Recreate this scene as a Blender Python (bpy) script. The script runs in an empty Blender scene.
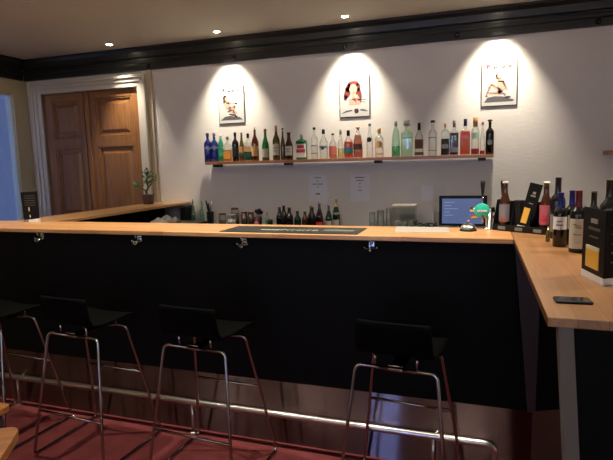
import bpy, bmesh, math, random
from mathutils import Vector, Matrix
random.seed(7)
PI = math.pi
C = bpy.context.scene.collection
sc = bpy.context.scene

# ------------------------------------------------------------------ materials
def _new(name):
    m = bpy.data.materials.new(name); m.use_nodes = True
    nt = m.node_tree
    return m, nt, nt.nodes['Principled BSDF']

def mat(name, col, rough=.5, metal=0., spec=.5, coat=0., bump=None, var=None, emis=None, estr=0.):
    """bump=(scale, strength, stretch); var=(scale, amount)"""
    m, nt, b = _new(name)
    b.inputs['Base Color'].default_value = (*col, 1)
    b.inputs['Roughness'].default_value = rough
    b.inputs['Metallic'].default_value = metal
    b.inputs['Specular IOR Level'].default_value = spec
    b.inputs['Coat Weight'].default_value = coat
    b.inputs['Coat Roughness'].default_value = .12
    if emis:
        b.inputs['Emission Color'].default_value = (*emis, 1)
        b.inputs['Emission Strength'].default_value = estr
    tc = nt.nodes.new('ShaderNodeTexCoord')
    if var:
        n = nt.nodes.new('ShaderNodeTexNoise'); n.inputs['Scale'].default_value = var[0]; n.inputs['Detail'].default_value = 4
        nt.links.new(tc.outputs['Object'], n.inputs['Vector'])
        r = nt.nodes.new('ShaderNodeValToRGB')
        r.color_ramp.elements[0].position = .3; r.color_ramp.elements[1].position = .7
        a = var[1]
        r.color_ramp.elements[0].color = (*[c*(1-a) for c in col], 1)
        r.color_ramp.elements[1].color = (*[min(1, c*(1+a)) for c in col], 1)
        nt.links.new(n.outputs['Fac'], r.inputs['Fac']); nt.links.new(r.outputs['Color'], b.inputs['Base Color'])
    if bump:
        mp = nt.nodes.new('ShaderNodeMapping'); mp.inputs['Scale'].default_value = bump[2]
        n = nt.nodes.new('ShaderNodeTexNoise'); n.inputs['Scale'].default_value = bump[0]; n.inputs['Detail'].default_value = 3
        bp = nt.nodes.new('ShaderNodeBump'); bp.inputs['Strength'].default_value = bump[1]; bp.inputs['Distance'].default_value = .01
        nt.links.new(tc.outputs['Object'], mp.inputs['Vector']); nt.links.new(mp.outputs['Vector'], n.inputs['Vector'])
        nt.links.new(n.outputs['Fac'], bp.inputs['Height']); nt.links.new(bp.outputs['Normal'], b.inputs['Normal'])
    return m

def wood(name, c1, c2, along='X', stave=(.06, .9), rough=.35, grain=1.0, coat=.2):
    """staves running along an axis, with a stretched grain"""
    m, nt, b = _new(name); L = nt.links.new
    tc = nt.nodes.new('ShaderNodeTexCoord')
    rot = nt.nodes.new('ShaderNodeMapping')
    if along == 'Y': rot.inputs['Rotation'].default_value = (0, 0, -PI/2)
    if along == 'Z': rot.inputs['Rotation'].default_value = (0, PI/2, 0)
    L(tc.outputs['Object'], rot.inputs['Vector'])
    base = None
    g = nt.nodes.new('ShaderNodeMapping'); g.inputs['Scale'].default_value = (1.2, 22, 22)
    L(rot.outputs['Vector'], g.inputs['Vector'])
    n = nt.nodes.new('ShaderNodeTexNoise'); n.inputs['Scale'].default_value = 3; n.inputs['Detail'].default_value = 6; n.inputs['Distortion'].default_value = .6
    L(g.outputs['Vector'], n.inputs['Vector'])
    rp = nt.nodes.new('ShaderNodeValToRGB'); rp.color_ramp.elements[0].position = .3; rp.color_ramp.elements[1].position = .72
    rp.color_ramp.elements[0].color = (*c1, 1); rp.color_ramp.elements[1].color = (*c2, 1)
    L(n.outputs['Fac'], rp.inputs['Fac'])
    out = rp.outputs['Color']
    if stave:
        br = nt.nodes.new('ShaderNodeTexBrick')
        br.inputs['Scale'].default_value = 1; br.inputs['Brick Width'].default_value = stave[1]; br.inputs['Row Height'].default_value = stave[0]
        br.inputs['Mortar Size'].default_value = .0012; br.inputs['Bias'].default_value = 0
        br.inputs['Color1'].default_value = (1, 1, 1, 1); br.inputs['Color2'].default_value = (.74, .68, .62, 1); br.inputs['Mortar'].default_value = (.5, .4, .32, 1)
        L(rot.outputs['Vector'], br.inputs['Vector'])
        mx = nt.nodes.new('ShaderNodeMix'); mx.data_type = 'RGBA'; mx.blend_type = 'MULTIPLY'; mx.inputs[0].default_value = 1
        L(out, mx.inputs[6]); L(br.outputs['Color'], mx.inputs[7]); out = mx.outputs[2]
    L(out, b.inputs['Base Color'])
    b.inputs['Roughness'].default_value = rough; b.inputs['Coat Weight'].default_value = coat; b.inputs['Coat Roughness'].default_value = .25
    return m

def glass(name, tint, gloss=.12, body=0., bodycol=None, rough=.05):
    """thin coloured glass: tinted transparency, a fresnel sheen and, for liquids, some body colour"""
    m = bpy.data.materials.new(name); m.use_nodes = True; nt = m.node_tree; L = nt.links.new
    nt.nodes.clear()
    o = nt.nodes.new('ShaderNodeOutputMaterial')
    tr = nt.nodes.new('ShaderNodeBsdfTransparent'); tr.inputs['Color'].default_value = (*tint, 1)
    gl = nt.nodes.new('ShaderNodeBsdfGlossy'); gl.inputs['Color'].default_value = (.9, .9, .9, 1); gl.inputs['Roughness'].default_value = rough
    lw = nt.nodes.new('ShaderNodeLayerWeight'); lw.inputs['Blend'].default_value = .35
    mu = nt.nodes.new('ShaderNodeMath'); mu.operation = 'MULTIPLY_ADD'; mu.inputs[1].default_value = .55; mu.inputs[2].default_value = gloss*.4
    L(lw.outputs['Fresnel'], mu.inputs[0])
    src = tr.outputs[0]
    if body:
        df = nt.nodes.new('ShaderNodeBsdfTranslucent'); df.inputs['Color'].default_value = (*(bodycol or tint), 1)
        d2 = nt.nodes.new('ShaderNodeBsdfDiffuse'); d2.inputs['Color'].default_value = (*(bodycol or tint), 1)
        a = nt.nodes.new('ShaderNodeMixShader'); a.inputs[0].default_value = .5; L(df.outputs[0], a.inputs[1]); L(d2.outputs[0], a.inputs[2])
        mb = nt.nodes.new('ShaderNodeMixShader'); mb.inputs[0].default_value = body
        L(src, mb.inputs[1]); L(a.outputs[0], mb.inputs[2]); src = mb.outputs[0]
    mx = nt.nodes.new('ShaderNodeMixShader')
    L(mu.outputs[0], mx.inputs[0]); L(src, mx.inputs[1]); L(gl.outputs[0], mx.inputs[2]); L(mx.outputs[0], o.inputs['Surface'])
    return m

M = {}
M['plaster'] = mat('wall_plaster', (.70, .675, .64), .9, bump=(14, .16, (1, 1, 3.5)), var=(2.2, .03))
M['leftwall'] = mat('olive_painted_wood', (.56, .52, .37), .6)
M['ceiling'] = mat('ceiling_paint', (.56, .53, .43), .9)
M['cornice'] = mat('black_cornice_paint', (.012, .014, .014), .32, coat=.2)
M['whitepaint'] = mat('white_gloss_paint', (.62, .58, .52), .4)
M['beigepaint'] = mat('beige_paint', (.50, .43, .30), .5)
M['door'] = wood('varnished_pine_door', (.20, .085, .030), (.34, .155, .055), 'Z', None, .4)
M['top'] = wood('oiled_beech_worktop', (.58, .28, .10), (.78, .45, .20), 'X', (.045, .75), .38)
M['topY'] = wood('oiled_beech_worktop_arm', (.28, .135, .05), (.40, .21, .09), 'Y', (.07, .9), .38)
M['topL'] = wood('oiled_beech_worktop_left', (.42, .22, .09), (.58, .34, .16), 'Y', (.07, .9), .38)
M['shelf'] = wood('shelf_wood', (.27, .10, .04), (.42, .18, .08), 'X', None, .4)
M['tablewood'] = wood('lacquered_table_wood', (.22, .085, .025), (.36, .15, .045), 'X', None, .3)
M['black'] = mat('black_laminate', (.0025, .0025, .003), .6, spec=.08)
M['blackgloss'] = mat('black_gloss', (.006, .006, .007), .22)
M['shell'] = mat('black_stained_plywood', (.0022, .0022, .0022), .6, spec=.03)
M['blackplastic'] = mat('black_plastic', (.007, .007, .008), .4, spec=.25)
M['maroon'] = mat('maroon_board', (.022, .011, .013), .5)
M['postgrey'] = mat('grey_edge_board', (.11, .095, .085), .6)
M['carpet'] = mat('red_carpet', (.155, .036, .038), .95, spec=.1, bump=(160, .6, (1, 1, 1)), var=(9, .18))
M['parquet'] = wood('added_dark_parquet', (.05, .028, .014), (.11, .06, .03), 'X', (.09, .8), .35)
M['chrome'] = mat('chrome', (.34, .335, .33), .12, 1)
M['steel'] = mat('satin_steel', (.7, .69, .67), .28, 1)
M['gold'] = mat('gold_foil', (.75, .52, .2), .3, 1)
M['copper'] = mat('copper', (.80, .36, .16), .3, 1)
M['silver'] = mat('silver_cap', (.6, .6, .6), .3, 1)
M['white'] = mat('white_card', (.75, .74, .72), .6)
M['paper'] = mat('white_paper', (.74, .74, .79), .8)
M['papershade'] = mat('grey_paper', (.66, .65, .66), .85)
M['sheet'] = mat('yellowed_white_sheet', (.42, .38, .33), .6)
M['chromeb'] = mat('polished_chrome', (.75, .74, .72), .12, 1)
M['ink'] = mat('dark_ink', (.06, .05, .06), .8)
M['cream'] = mat('cream_label', (.50, .46, .36), .7)
M['creamart'] = mat('label_sketch_ink', (.12, .10, .07), .8)
M['red'] = mat('red_label', (.55, .03, .03), .5)
M['pink'] = mat('pink_label', (.42, .09, .13), .5)
M['orange'] = mat('orange_label', (.75, .2, .04), .5)
M['goldlabel'] = mat('gold_label', (.62, .34, .12), .5)
M['brownlabel'] = mat('brown_label', (.10, .035, .02), .5)
M['greylabel'] = mat('grey_label', (.17, .17, .19), .5)
M['navylabel'] = mat('navy_label', (.03, .04, .10), .5)
M['teallabel'] = mat('teal_label', (.02, .20, .20), .5)
M['blacklabel'] = mat('black_label', (.01, .01, .01), .5)
M['bluefoil'] = mat('blue_foil', (.010, .018, .16), .35, .3)
M['redfoil'] = mat('red_foil', (.11, .010, .02), .35, .3)
M['redcap'] = mat('red_cap', (.40, .06, .03), .4)
M['greycap'] = mat('grey_cap', (.25, .25, .23), .4)
M['beer'] = mat('beer_picture_gold', (.75, .42, .05), .5)
M['foam'] = mat('beer_picture_foam', (.7, .62, .42), .6)
M['menutext'] = mat('menu_faint_print', (.07, .065, .06), .6)
M['menublack'] = mat('black_menu_card', (.004, .004, .004), .5, spec=.15)
M['greenmed'] = mat('green_medallion', (.02, .42, .30), .3, coat=.5)
M['ceramic'] = mat('dark_ceramic', (.07, .035, .025), .4)
M['bark'] = mat('bark', (.10, .06, .035), .8)
M['leaf'] = mat('leaf_green', (.045, .12, .03), .5)
M['rag'] = mat('grey_cloth', (.42, .40, .37), .9, bump=(30, .5, (1, 1, 1)))
M['pinkcloth'] = mat('pink_plastic', (.60, .12, .16), .5)
M['darkcable'] = mat('dark_green_cable', (.015, .03, .02), .5)
M['tin'] = mat('tin_sign_white', (.52, .52, .51), .35)
M['tinedge'] = mat('tin_sign_edge', (.10, .09, .08), .4)
M['skin'] = mat('print_skin', (.52, .33, .25), .5)
M['hairred'] = mat('print_red_hair', (.17, .03, .025), .5)
M['hairdark'] = mat('print_dark_hair', (.045, .018, .016), .5)
M['printgrey'] = mat('print_grey', (.085, .085, .09), .5)
M['printpink'] = mat('print_pink', (.26, .01, .05), .5)
M['printlines'] = mat('print_lines', (.04, .02, .022), .5)
M['matrubber'] = mat('black_rubber_mat', (.012, .013, .012), .6)
M['matprint'] = mat('pale_mat_print', (.50, .60, .50), .6)
M['jar'] = mat('dark_jar_content', (.06, .025, .015), .5)
M['phone'] = mat('phone_glass', (.03, .03, .035), .12)
M['lampon'] = mat('lamp_glass_lit', (.9, .8, .6), .4, emis=(1, .86, .62), estr=40)
M['lampoff'] = mat('lamp_glass_unlit', (.12, .10, .08), .3)
M['screen'] = mat('lit_screen', (.01, .01, .02), .2, emis=(.16, .21, .42), estr=.32)
M['screenline'] = mat('lit_screen_text', (.01, .01, .02), .2, emis=(.3, .36, .6), estr=.4)
G = {}
G['clear'] = glass('clear_glass', (.93, .95, .94), .1, .04, (.8, .85, .82))
G['cleargreen'] = glass('pale_green_glass', (.76, .90, .80), .14, .10, (.45, .75, .55))
G['window'] = glass('window_glass', (.95, .97, 1.), .1)
G['blue'] = glass('cobalt_glass', (.10, .16, .62), .2, .45, (.03, .06, .30))
G['teal'] = glass('teal_glass', (.10, .72, .50), .2, .40, (.02, .50, .32))
G['green'] = glass('green_glass', (.10, .50, .20), .2, .5, (.03, .28, .10))
G['olive'] = glass('olive_glass', (.40, .38, .12), .2, .6, (.16, .13, .03))
G['darkgreen'] = glass('dark_green_glass', (.04, .10, .05), .2, .8, (.012, .05, .02))
G['brown'] = glass('amber_brown_glass', (.35, .14, .04), .2, .6, (.13, .04, .012))
G['amber'] = glass('amber_liquid', (.95, .55, .15), .05, .45, (.75, .32, .04))
G['orangel'] = glass('orange_liquid', (.95, .30, .12), .05, .6, (.80, .14, .04))
G['pinkl'] = glass('pink_liquid', (.92, .55, .45), .05, .35, (.70, .28, .2))
G['redl'] = glass('red_liquid', (.7, .05, .08), .05, .6, (.45, .02, .05))
G['tealg'] = glass('teal_liquid', (.05, .40, .30), .05, .6, (.01, .22, .15))
G['yellowl'] = glass('pale_yellow_liquid', (.95, .88, .55), .05, .2, (.8, .7, .3))
G['purplel'] = glass('dark_purple_liquid', (.15, .04, .08), .1, .8, (.06, .015, .035))
G['dark'] = mat('near_black_glass', (.005, .005, .006), .16, coat=.1)
G['darkred'] = mat('dark_wine_glass', (.018, .007, .008), .10, coat=.5)
G['beerbrown'] = mat('dark_amber_glass', (.040, .012, .005), .12, coat=.5)

# brushed plinth: fine horizontal brushing smears reflections vertically
def brushed():
    m, nt, b = _new('brushed_dark_metal'); L = nt.links.new
    b.inputs['Base Color'].default_value = (.145, .10, .10, 1); b.inputs['Metallic'].default_value = 1
    b.inputs['Roughness'].default_value = .07
    N = nt.nodes.new
    g = N('ShaderNodeNewGeometry'); sp = N('ShaderNodeSeparateXYZ'); L(g.outputs['Position'], sp.inputs[0])
    m1 = N('ShaderNodeMath'); m1.operation = 'MULTIPLY'; m1.inputs[1].default_value = 9731.7; L(sp.outputs['Z'], m1.inputs[0])
    wn = N('ShaderNodeTexWhiteNoise'); wn.noise_dimensions = '1D'; L(m1.outputs[0], wn.inputs['W'])
    mr = N('ShaderNodeMapRange'); mr.inputs['To Min'].default_value = -.5; mr.inputs['To Max'].default_value = .5; L(wn.outputs['Value'], mr.inputs['Value'])
    cx = N('ShaderNodeCombineXYZ'); L(mr.outputs[0], cx.inputs['Z'])
    ad = N('ShaderNodeVectorMath'); ad.operation = 'ADD'; L(g.outputs['Normal'], ad.inputs[0]); L(cx.outputs[0], ad.inputs[1])
    no = N('ShaderNodeVectorMath'); no.operation = 'NORMALIZE'; L(ad.outputs[0], no.inputs[0]); L(no.outputs[0], b.inputs['Normal'])
    return m
M['brushed'] = brushed()

# ------------------------------------------------------------------ mesh helpers
class MB:
    def __init__(s): s.bm = bmesh.new(); s.smooth = False
    def _add(s, verts, faces):
        vs = [s.bm.verts.new(v) for v in verts]
        for f in faces:
            try: s.bm.faces.new([vs[i] for i in f])
            except ValueError: pass
        return vs
    def box(s, x0, x1, y0, y1, z0, z1, bev=0):
        b = bmesh.new()
        vs = [b.verts.new(p) for p in [(x0,y0,z0),(x1,y0,z0),(x1,y1,z0),(x0,y1,z0),(x0,y0,z1),(x1,y0,z1),(x1,y1,z1),(x0,y1,z1)]]
        for f in [(0,3,2,1),(4,5,6,7),(0,1,5,4),(1,2,6,5),(2,3,7,6),(3,0,4,7)]: b.faces.new([vs[i] for i in f])
        if bev: bmesh.ops.bevel(b, geom=list(b.edges), offset=bev, segments=2, affect='EDGES', profile=.5)
        s.merge(b); return s
    def merge(s, b, mx=None):
        if mx is not None: bmesh.ops.transform(b, matrix=mx, verts=b.verts)
        me = bpy.data.meshes.new('t'); b.to_mesh(me); b.free(); s.bm.from_mesh(me); bpy.data.meshes.remove(me)
    def prism(s, pts, z0, z1, bev=0, axis='Z'):
        """polygon pts extruded; axis Y: pts are (x,z), extruded y0..y1; axis X: pts (y,z)"""
        f = {'Z': lambda p, h: (p[0], p[1], h), 'Y': lambda p, h: (p[0], h, p[1]), 'X': lambda p, h: (h, p[0], p[1])}[axis]
        b = bmesh.new(); n = len(pts)
        lo = [b.verts.new(f(p, z0)) for p in pts]; hi = [b.verts.new(f(p, z1)) for p in pts]
        b.faces.new(lo); b.faces.new(hi)
        for i in range(n): b.faces.new([lo[i], lo[(i+1) % n], hi[(i+1) % n], hi[i]])
        bmesh.ops.recalc_face_normals(b, faces=b.faces)
        if bev: bmesh.ops.bevel(b, geom=[e for e in b.edges], offset=bev, segments=2, affect='EDGES', profile=.5)
        s.merge(b); return s
    def lathe(s, prof, c=(0, 0, 0), n=20, sq=None, asp=1.):
        """prof [(r,z)], sq: squareness per point 0..1 (superellipse), asp: depth/width"""
        b = bmesh.new(); rings = []
        for k, (r, z) in enumerate(prof):
            q = sq[k] if sq else 0
            if r < 1e-5: rings.append([b.verts.new((c[0], c[1], c[2]+z))]); continue
            ring = []
            for i in range(n):
                a = 2*PI*(i+.5)/n; ca, sa = math.cos(a), math.sin(a)
                e = 2/(2+6*q)
                x = r*math.copysign(abs(ca)**e, ca); y = r*math.copysign(abs(sa)**e, sa)*(1-(1-asp)*min(1, q*1.2) if asp != 1 else 1)
                ring.append(b.verts.new((c[0]+x, c[1]+y, c[2]+z)))
            rings.append(ring)
        for A, B in zip(rings, rings[1:]):
            if len(A) == 1 and len(B) == 1: continue
            for i in range(n):
                j = (i+1) % n
                if len(A) == 1: b.faces.new([A[0], B[i], B[j]])
                elif len(B) == 1: b.faces.new([A[i], A[j], B[0]])
                else: b.faces.new([A[i], A[j], B[j], B[i]])
        for f in b.faces: f.smooth = True
        bmesh.ops.recalc_face_normals(b, faces=b.faces)
        s.merge(b); s.smooth = True; return s
    def wrap(s, r, z0, z1, c=(0, 0, 0), a0=-150, a1=-30, q=0, asp=1., th=.0008, n=14, face=0):
        """a label curved round the front (-Y) of a bottle, with its own thickness"""
        def pt(a, rr, z):
            ca, sa = math.cos(a), math.sin(a); e = 2/(2+6*q)
            x = rr*math.copysign(abs(ca)**e, ca); y = rr*math.copysign(abs(sa)**e, sa)*(1-(1-asp)*min(1, q*1.2) if asp != 1 else 1)
            return (c[0]+x, c[1]+y, c[2]+z)
        b = bmesh.new(); A = [math.radians(a0+(a1-a0)*i/n) for i in range(n+1)]
        o0 = [b.verts.new(pt(a, r+th, z0)) for a in A]; o1 = [b.verts.new(pt(a, r+th, z1)) for a in A]
        i0 = [b.verts.new(pt(a, r-.0004, z0)) for a in A]; i1 = [b.verts.new(pt(a, r-.0004, z1)) for a in A]
        for k in range(n):
            b.faces.new([o0[k], o0[k+1], o1[k+1], o1[k]]); b.faces.new([i0[k+1], i0[k], i1[k], i1[k+1]])
            b.faces.new([o1[k], o1[k+1], i1[k+1], i1[k]]); b.faces.new([o0[k+1], o0[k], i0[k], i0[k+1]])
        b.faces.new([o0[0], o1[0], i1[0], i0[0]]); b.faces.new([o0[n], i0[n], i1[n], o1[n]])
        bmesh.ops.recalc_face_normals(b, faces=b.faces)
        if face: bmesh.ops.rotate(b, verts=b.verts, cent=Vector(c), matrix=Matrix.Rotation(face, 3, 'Z'))
        s.merge(b); return s
    def tube(s, pts, r, n=10, fil=0., closed=False):
        P = [Vector(p) for p in pts]
        if fil:
            Q = [P[0]]
            for i in range(1, len(P)-1):
                a, b_, c = P[i-1], P[i], P[i+1]
                u = (a-b_); w = (c-b_); d = min(fil, u.length*.45, w.length*.45)
                p0 = b_+u.normalized()*d; p1 = b_+w.normalized()*d
                for k in range(7):
                    t = k/6; Q.append(p0*(1-t)**2 + b_*2*t*(1-t) + p1*t*t)
            Q.append(P[-1]); P = Q
        b = bmesh.new(); rings = []
        T = (P[1]-P[0]).normalized(); up = Vector((0, 0, 1)) if abs(T.z) < .9 else Vector((1, 0, 0))
        N = T.cross(up).normalized()
        for i, p in enumerate(P):
            t = (P[min(i+1, len(P)-1)]-P[max(i-1, 0)]).normalized()
            N = (N-t*N.dot(t)).normalized(); B_ = t.cross(N)
            rr = r[i] if isinstance(r, (list, tuple)) else r
            rings.append([b.verts.new(p+N*math.cos(2*PI*k/n)*rr+B_*math.sin(2*PI*k/n)*rr) for k in range(n)])
        for A, D in zip(rings, rings[1:]):
            for k in range(n): b.faces.new([A[k], A[(k+1) % n], D[(k+1) % n], D[k]])
        for f in b.faces: f.smooth = True
        b.faces.new(rings[0]); b.faces.new(rings[-1])
        bmesh.ops.recalc_face_normals(b, faces=b.faces)
        s.merge(b); s.smooth = True; return s
    def sphere(s, c, r, sx=1, sy=1, sz=1, seg=14):
        b = bmesh.new(); bmesh.ops.create_uvsphere(b, u_segments=seg, v_segments=seg//2+1, radius=r)
        for f in b.faces: f.smooth = True
        bmesh.ops.scale(b, vec=(sx, sy, sz), verts=b.verts); bmesh.ops.translate(b, vec=c, verts=b.verts)
        s.merge(b); s.smooth = True; return s
    def ipoly(s, pts, plane_y, th):
        return s.prism(pts, plane_y-th, plane_y, axis='Y')
    def xf(s, mx): bmesh.ops.transform(s.bm, matrix=mx, verts=s.bm.verts); return s
    def build(s, name, m, parent=None, loc=None):
        me = bpy.data.meshes.new(name); s.bm.to_mesh(me); s.bm.free()
        me.materials.append(m)
        o = bpy.data.objects.new(name, me); C.objects.link(o)
        if loc: o.location = loc
        if parent is not None: o.parent = parent
        return o

def tag(o, label=None, cat=None, group=None, kind=None):
    if label: o['label'] = label
    if cat: o['category'] = cat
    if group: o['group'] = group
    if kind: o['kind'] = kind
    return o
def thing(name, label, cat, loc=(0, 0, 0), rz=0, group=None):
    o = bpy.data.objects.new(name, None); C.objects.link(o); o.location = loc; o.rotation_euler = (0, 0, rz)
    o.empty_display_size = .05
    return tag(o, label, cat, group)
def struct(name, mb, m, parent=None):
    o = mb.build(name, m, parent)
    if parent is None: o['kind'] = 'structure'
    return o
def kids(o): return [x for x in bpy.data.objects if x.parent == o]
def dup(o, parent=None):
    c = o.copy(); C.objects.link(c)
    if parent is not None: c.parent = parent
    for k in kids(o): dup(k, c)
    return c
def lettering(name, text, size, m, parent, loc, rot=(PI/2, 0, 0), ext=.0007, align='CENTER', xs=1.):
    cu = bpy.data.curves.new(name, 'FONT'); cu.body = text; cu.size = size; cu.extrude = ext; cu.align_x = align; cu.offset = size*.035
    t = bpy.data.objects.new('tmp', cu); C.objects.link(t)
    bpy.context.view_layer.update()
    me = bpy.data.meshes.new_from_object(t.evaluated_get(bpy.context.evaluated_depsgraph_get()))
    bpy.data.objects.remove(t)
    me.materials.clear(); me.materials.append(m)
    o = bpy.data.objects.new(name, me); C.objects.link(o); o.parent = parent; o.location = loc; o.rotation_euler = rot; o.scale = (1.12, 1.15, 1)
    return o

# ------------------------------------------------------------------ dimensions
WY = 5.213          # back wall
LX = -5.47          # left wall
RX = 3.0            # right wall
RY = -2.7           # rear wall
CZ = 3.084          # ceiling
CT = 1.31           # bar worktop height
CF = 2.746          # worktop front edge
CI = 3.18           # worktop inner edge
CTH = .026

# ------------------------------------------------------------------ room
struct('floor', MB().box(LX-.1, RX+.1, .5, WY+.1, -.06, 0), M['carpet'])
struct('added_rear_floor', MB().box(LX-.1, RX+.1, RY-.1, .499, -.06, -.002), M['parquet'])  # unseen dark floor behind the camera, added to cut red bounce from carpet
struct('ceiling', MB().box(LX-.1, RX+.1, RY-.1, WY+.1, CZ, CZ+.08), M['ceiling'])
DX0, DX1, DZ = -5.235, -3.80, 2.655
bw = MB(); bw.box(DX1, RX+.1, WY, WY+.12, 0, CZ); bw.box(LX-.1, DX0, WY, WY+.12, 0, CZ); bw.box(DX0, DX1, WY, WY+.12, DZ, CZ)
struct('wall_back', bw, M['plaster'])
WY0, WY1, WZ0, WZ1 = 3.35, 4.995, .90, 2.667   # window in the left wall
lw = MB(); lw.box(LX-.12, LX, WY1, WY, 0, CZ); lw.box(LX-.12, LX, RY, WY0, 0, CZ); lw.box(LX-.12, LX, WY0, WY1, 0, WZ0); lw.box(LX-.12, LX, WY0, WY1, WZ1, CZ)
struct('wall_left', lw, M['leftwall'])
struct('wall_right', MB().box(RX, RX+.12, RY, WY, 0, CZ), M['plaster'])
# rear wall behind the camera, with two windows
rw = MB(); wins = [(-1.62, -1.12), (.90, 1.12)]
xs = [LX-.1] + [v for w in wins for v in w] + [RX+.1]
for i in range(0, len(xs), 2): rw.box(xs[i], xs[i+1], RY-.12, RY, 0, CZ)
for a, b in wins: rw.box(a, b, RY-.12, RY, 0, .15); rw.box(a, b, RY-.12, RY, 2.8, CZ)
struct('wall_rear', rw, M['plaster'])
def window(name, mk, glassmb, framem):
    o = mk.build(name, framem); o['kind'] = 'structure'
    glassmb.build('window_pane', G['window'], o); return o
f = MB()
fw = .05
for (a, b, c, d) in [(WY0, WY1, WZ0, WZ0+fw), (WY0, WY1, WZ1-.03, WZ1), (WY0, WY0+fw, WZ0+fw, WZ1-.03), (WY1-.012, WY1, WZ0+fw, WZ1-.03)]:
    f.box(LX-.08, LX-.02, a, b, c, d, .004)
window('window_1', f, MB().box(LX-.055, LX-.049, WY0+fw, WY1-.012, WZ0+fw, WZ1-.03), M['leftwall'])
for i, (a, b) in enumerate(wins):
    f = MB()
    for (x0, x1, z0, z1) in [(a, b, .15, .20), (a, b, 2.75, 2.8), (a, a+.03, .20, 2.75), (b-.03, b, .20, 2.75)]: f.box(x0, x1, RY-.09, RY-.03, z0, z1)
    window('window_%d' % (i+2), f, MB().box(a+.03, b-.03, RY-.063, RY-.057, .20, 2.75), M['whitepaint'])

# cornice: a stepped black moulding along back and left walls
def cornice_prof(y, sgn):
    # (distance from wall, z)
    return [(0, 2.829), (.030, 2.829), (.034, 2.84), (.034, 2.895), (.045, 2.905), (.045, 2.935), (.028, 2.945), (.028, 2.96), (.050, 2.97), (.055, 3.03), (.075, 3.06), (.075, CZ), (0, CZ)]
b = MB(); b.prism([(WY-d, z) for d, z in cornice_prof(0, 0)], LX, RX, axis='X')
corn = struct('trim_1', b, M['cornice'])
for x in (-3.62, -2.53, -1.30, -.22, .95):
    r = MB().lathe([(0, -.018), (.012, -.018), (.016, -.012), (.018, -.006), (.024, -.006), (.027, 0), (0, 0)], n=16)
    r.xf(Matrix.Translation((x, WY-.034, 2.868)) @ Matrix.Rotation(-PI/2, 4, 'X'))
    r.build('rosette', M['blackgloss'], corn)
b = MB(); b.prism([(LX+d, z) for d, z in cornice_prof(0, 0)], RY, WY-.076, axis='Y')
struct('trim_2', b, M['cornice'])
b = MB(); b.box(RX-.05, RX, RY, WY-.076, 2.829, CZ); struct('trim_3', b, M['cornice'])
struct('baseboard_rear', MB().box(LX, RX, RY, RY+.02, 0, .1), M['cornice'])

# double door in the back wall
door = bpy.data.objects.new('door_1', None); C.objects.link(door); door['kind'] = 'structure'
fr = MB()
def arch(mb, x0, x1, zt, w, y0, y1, bev=.004):
    mb.box(x0-w, x0, y0, y1, 0, zt+w, bev); mb.box(x1, x1+w, y0, y1, 0, zt+w, bev); mb.box(x0, x1, y0, y1, zt, zt+w, bev)
arch(fr, DX0+.0, DX1-.0, DZ, .055, WY-.030, WY+.02)
arch(fr, DX0-.055, DX1+.055, DZ+.055, .045, WY-.045, WY-.0005)
arch(fr, DX0-.100, DX1+.100, DZ+.100, .030, WY-.065, WY-.0005)
fr.build('door_frame', M['whitepaint'], door)
MB().box(DX1+.131, DX1+.20, WY-.022, WY-.0005, 0, 2.829, .003).build('outer_architrave', M['beigepaint'], door)
def leaf(x0, x1, ang, hinge):
    """panelled door leaf: stiles, rails, raised panels"""
    w = x1-x0; yb, yf = WY+.055, WY+.015
    L_ = MB(); st = .115 ; rails = [(0, .22), (.98, 1.12), (1.98, 2.10), (2.565, DZ-.002)]
    L_.box(x0, x0+st, yf, yb, .005, DZ-.002, .003); L_.box(x1-st, x1, yf, yb, .005, DZ-.002, .003)
    for a, b_ in rails: L_.box(x0+st, x1-st, yf, yb, max(a, .005), b_, .002)
    lf = L_.build('door_leaf', M['door'], door)
    for (a, b_) in zip(rails, rails[1:]):
        z0, z1 = a[1], b_[0]
        pm = MB(); pm.box(x0+st, x1-st, yf+.022, yf+.034, z0, z1)
        X0, X1, Z0, Z1 = x0+st, x1-st, z0, z1
        # moulding round the panel
        for (q0, q1, q2, q3) in [(X0, X1, Z0, Z0+.022), (X0, X1, Z1-.022, Z1), (X0, X0+.022, Z0, Z1), (X1-.022, X1, Z0, Z1)]: pm.box(q0, q1, yf+.006, yf+.024, q2, q3, .006)
        # bevelled raised field
        i0, i1 = .045, .085
        v = [(X0+i0, yf+.0225, Z0+i0), (X1-i0, yf+.0225, Z0+i0), (X1-i0, yf+.0225, Z1-i0), (X0+i0, yf+.0225, Z1-i0),
             (X0+i1, yf+.006, Z0+i1), (X1-i1, yf+.006, Z0+i1), (X1-i1, yf+.006, Z1-i1), (X0+i1, yf+.006, Z1-i1)]
        pm._add(v, [(4, 5, 6, 7), (0, 1, 5, 4), (1, 2, 6, 5), (2, 3, 7, 6), (3, 0, 4, 7)])
        pm.build('raised_panel', M['door'], lf)
    return lf
mid = -4.575
leaf(DX0+.012, mid, 0, 0); leaf(mid+.012, DX1-.012, 0, 0)
b = MB(); b.box(mid-.075, mid-.030, WY-.004, WY+.016, .01, DZ-.01, .006); b.box(mid-.012, mid+.045, WY-.010, WY+.016, .01, DZ-.01, .008)
b.build('meeting_strip', M['door'], door)
b = MB().tube([(mid-.05, WY+.01, 1.05), (mid-.05, WY-.05, 1.05), (mid-.16, WY-.05, 1.05)], .009, fil=.02); b.build('door_handle', M['steel'], door)
MB().box(DX0, DX1, WY+.06, WY+.09, 0, DZ).build('door_backing', M['door'], door)

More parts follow.
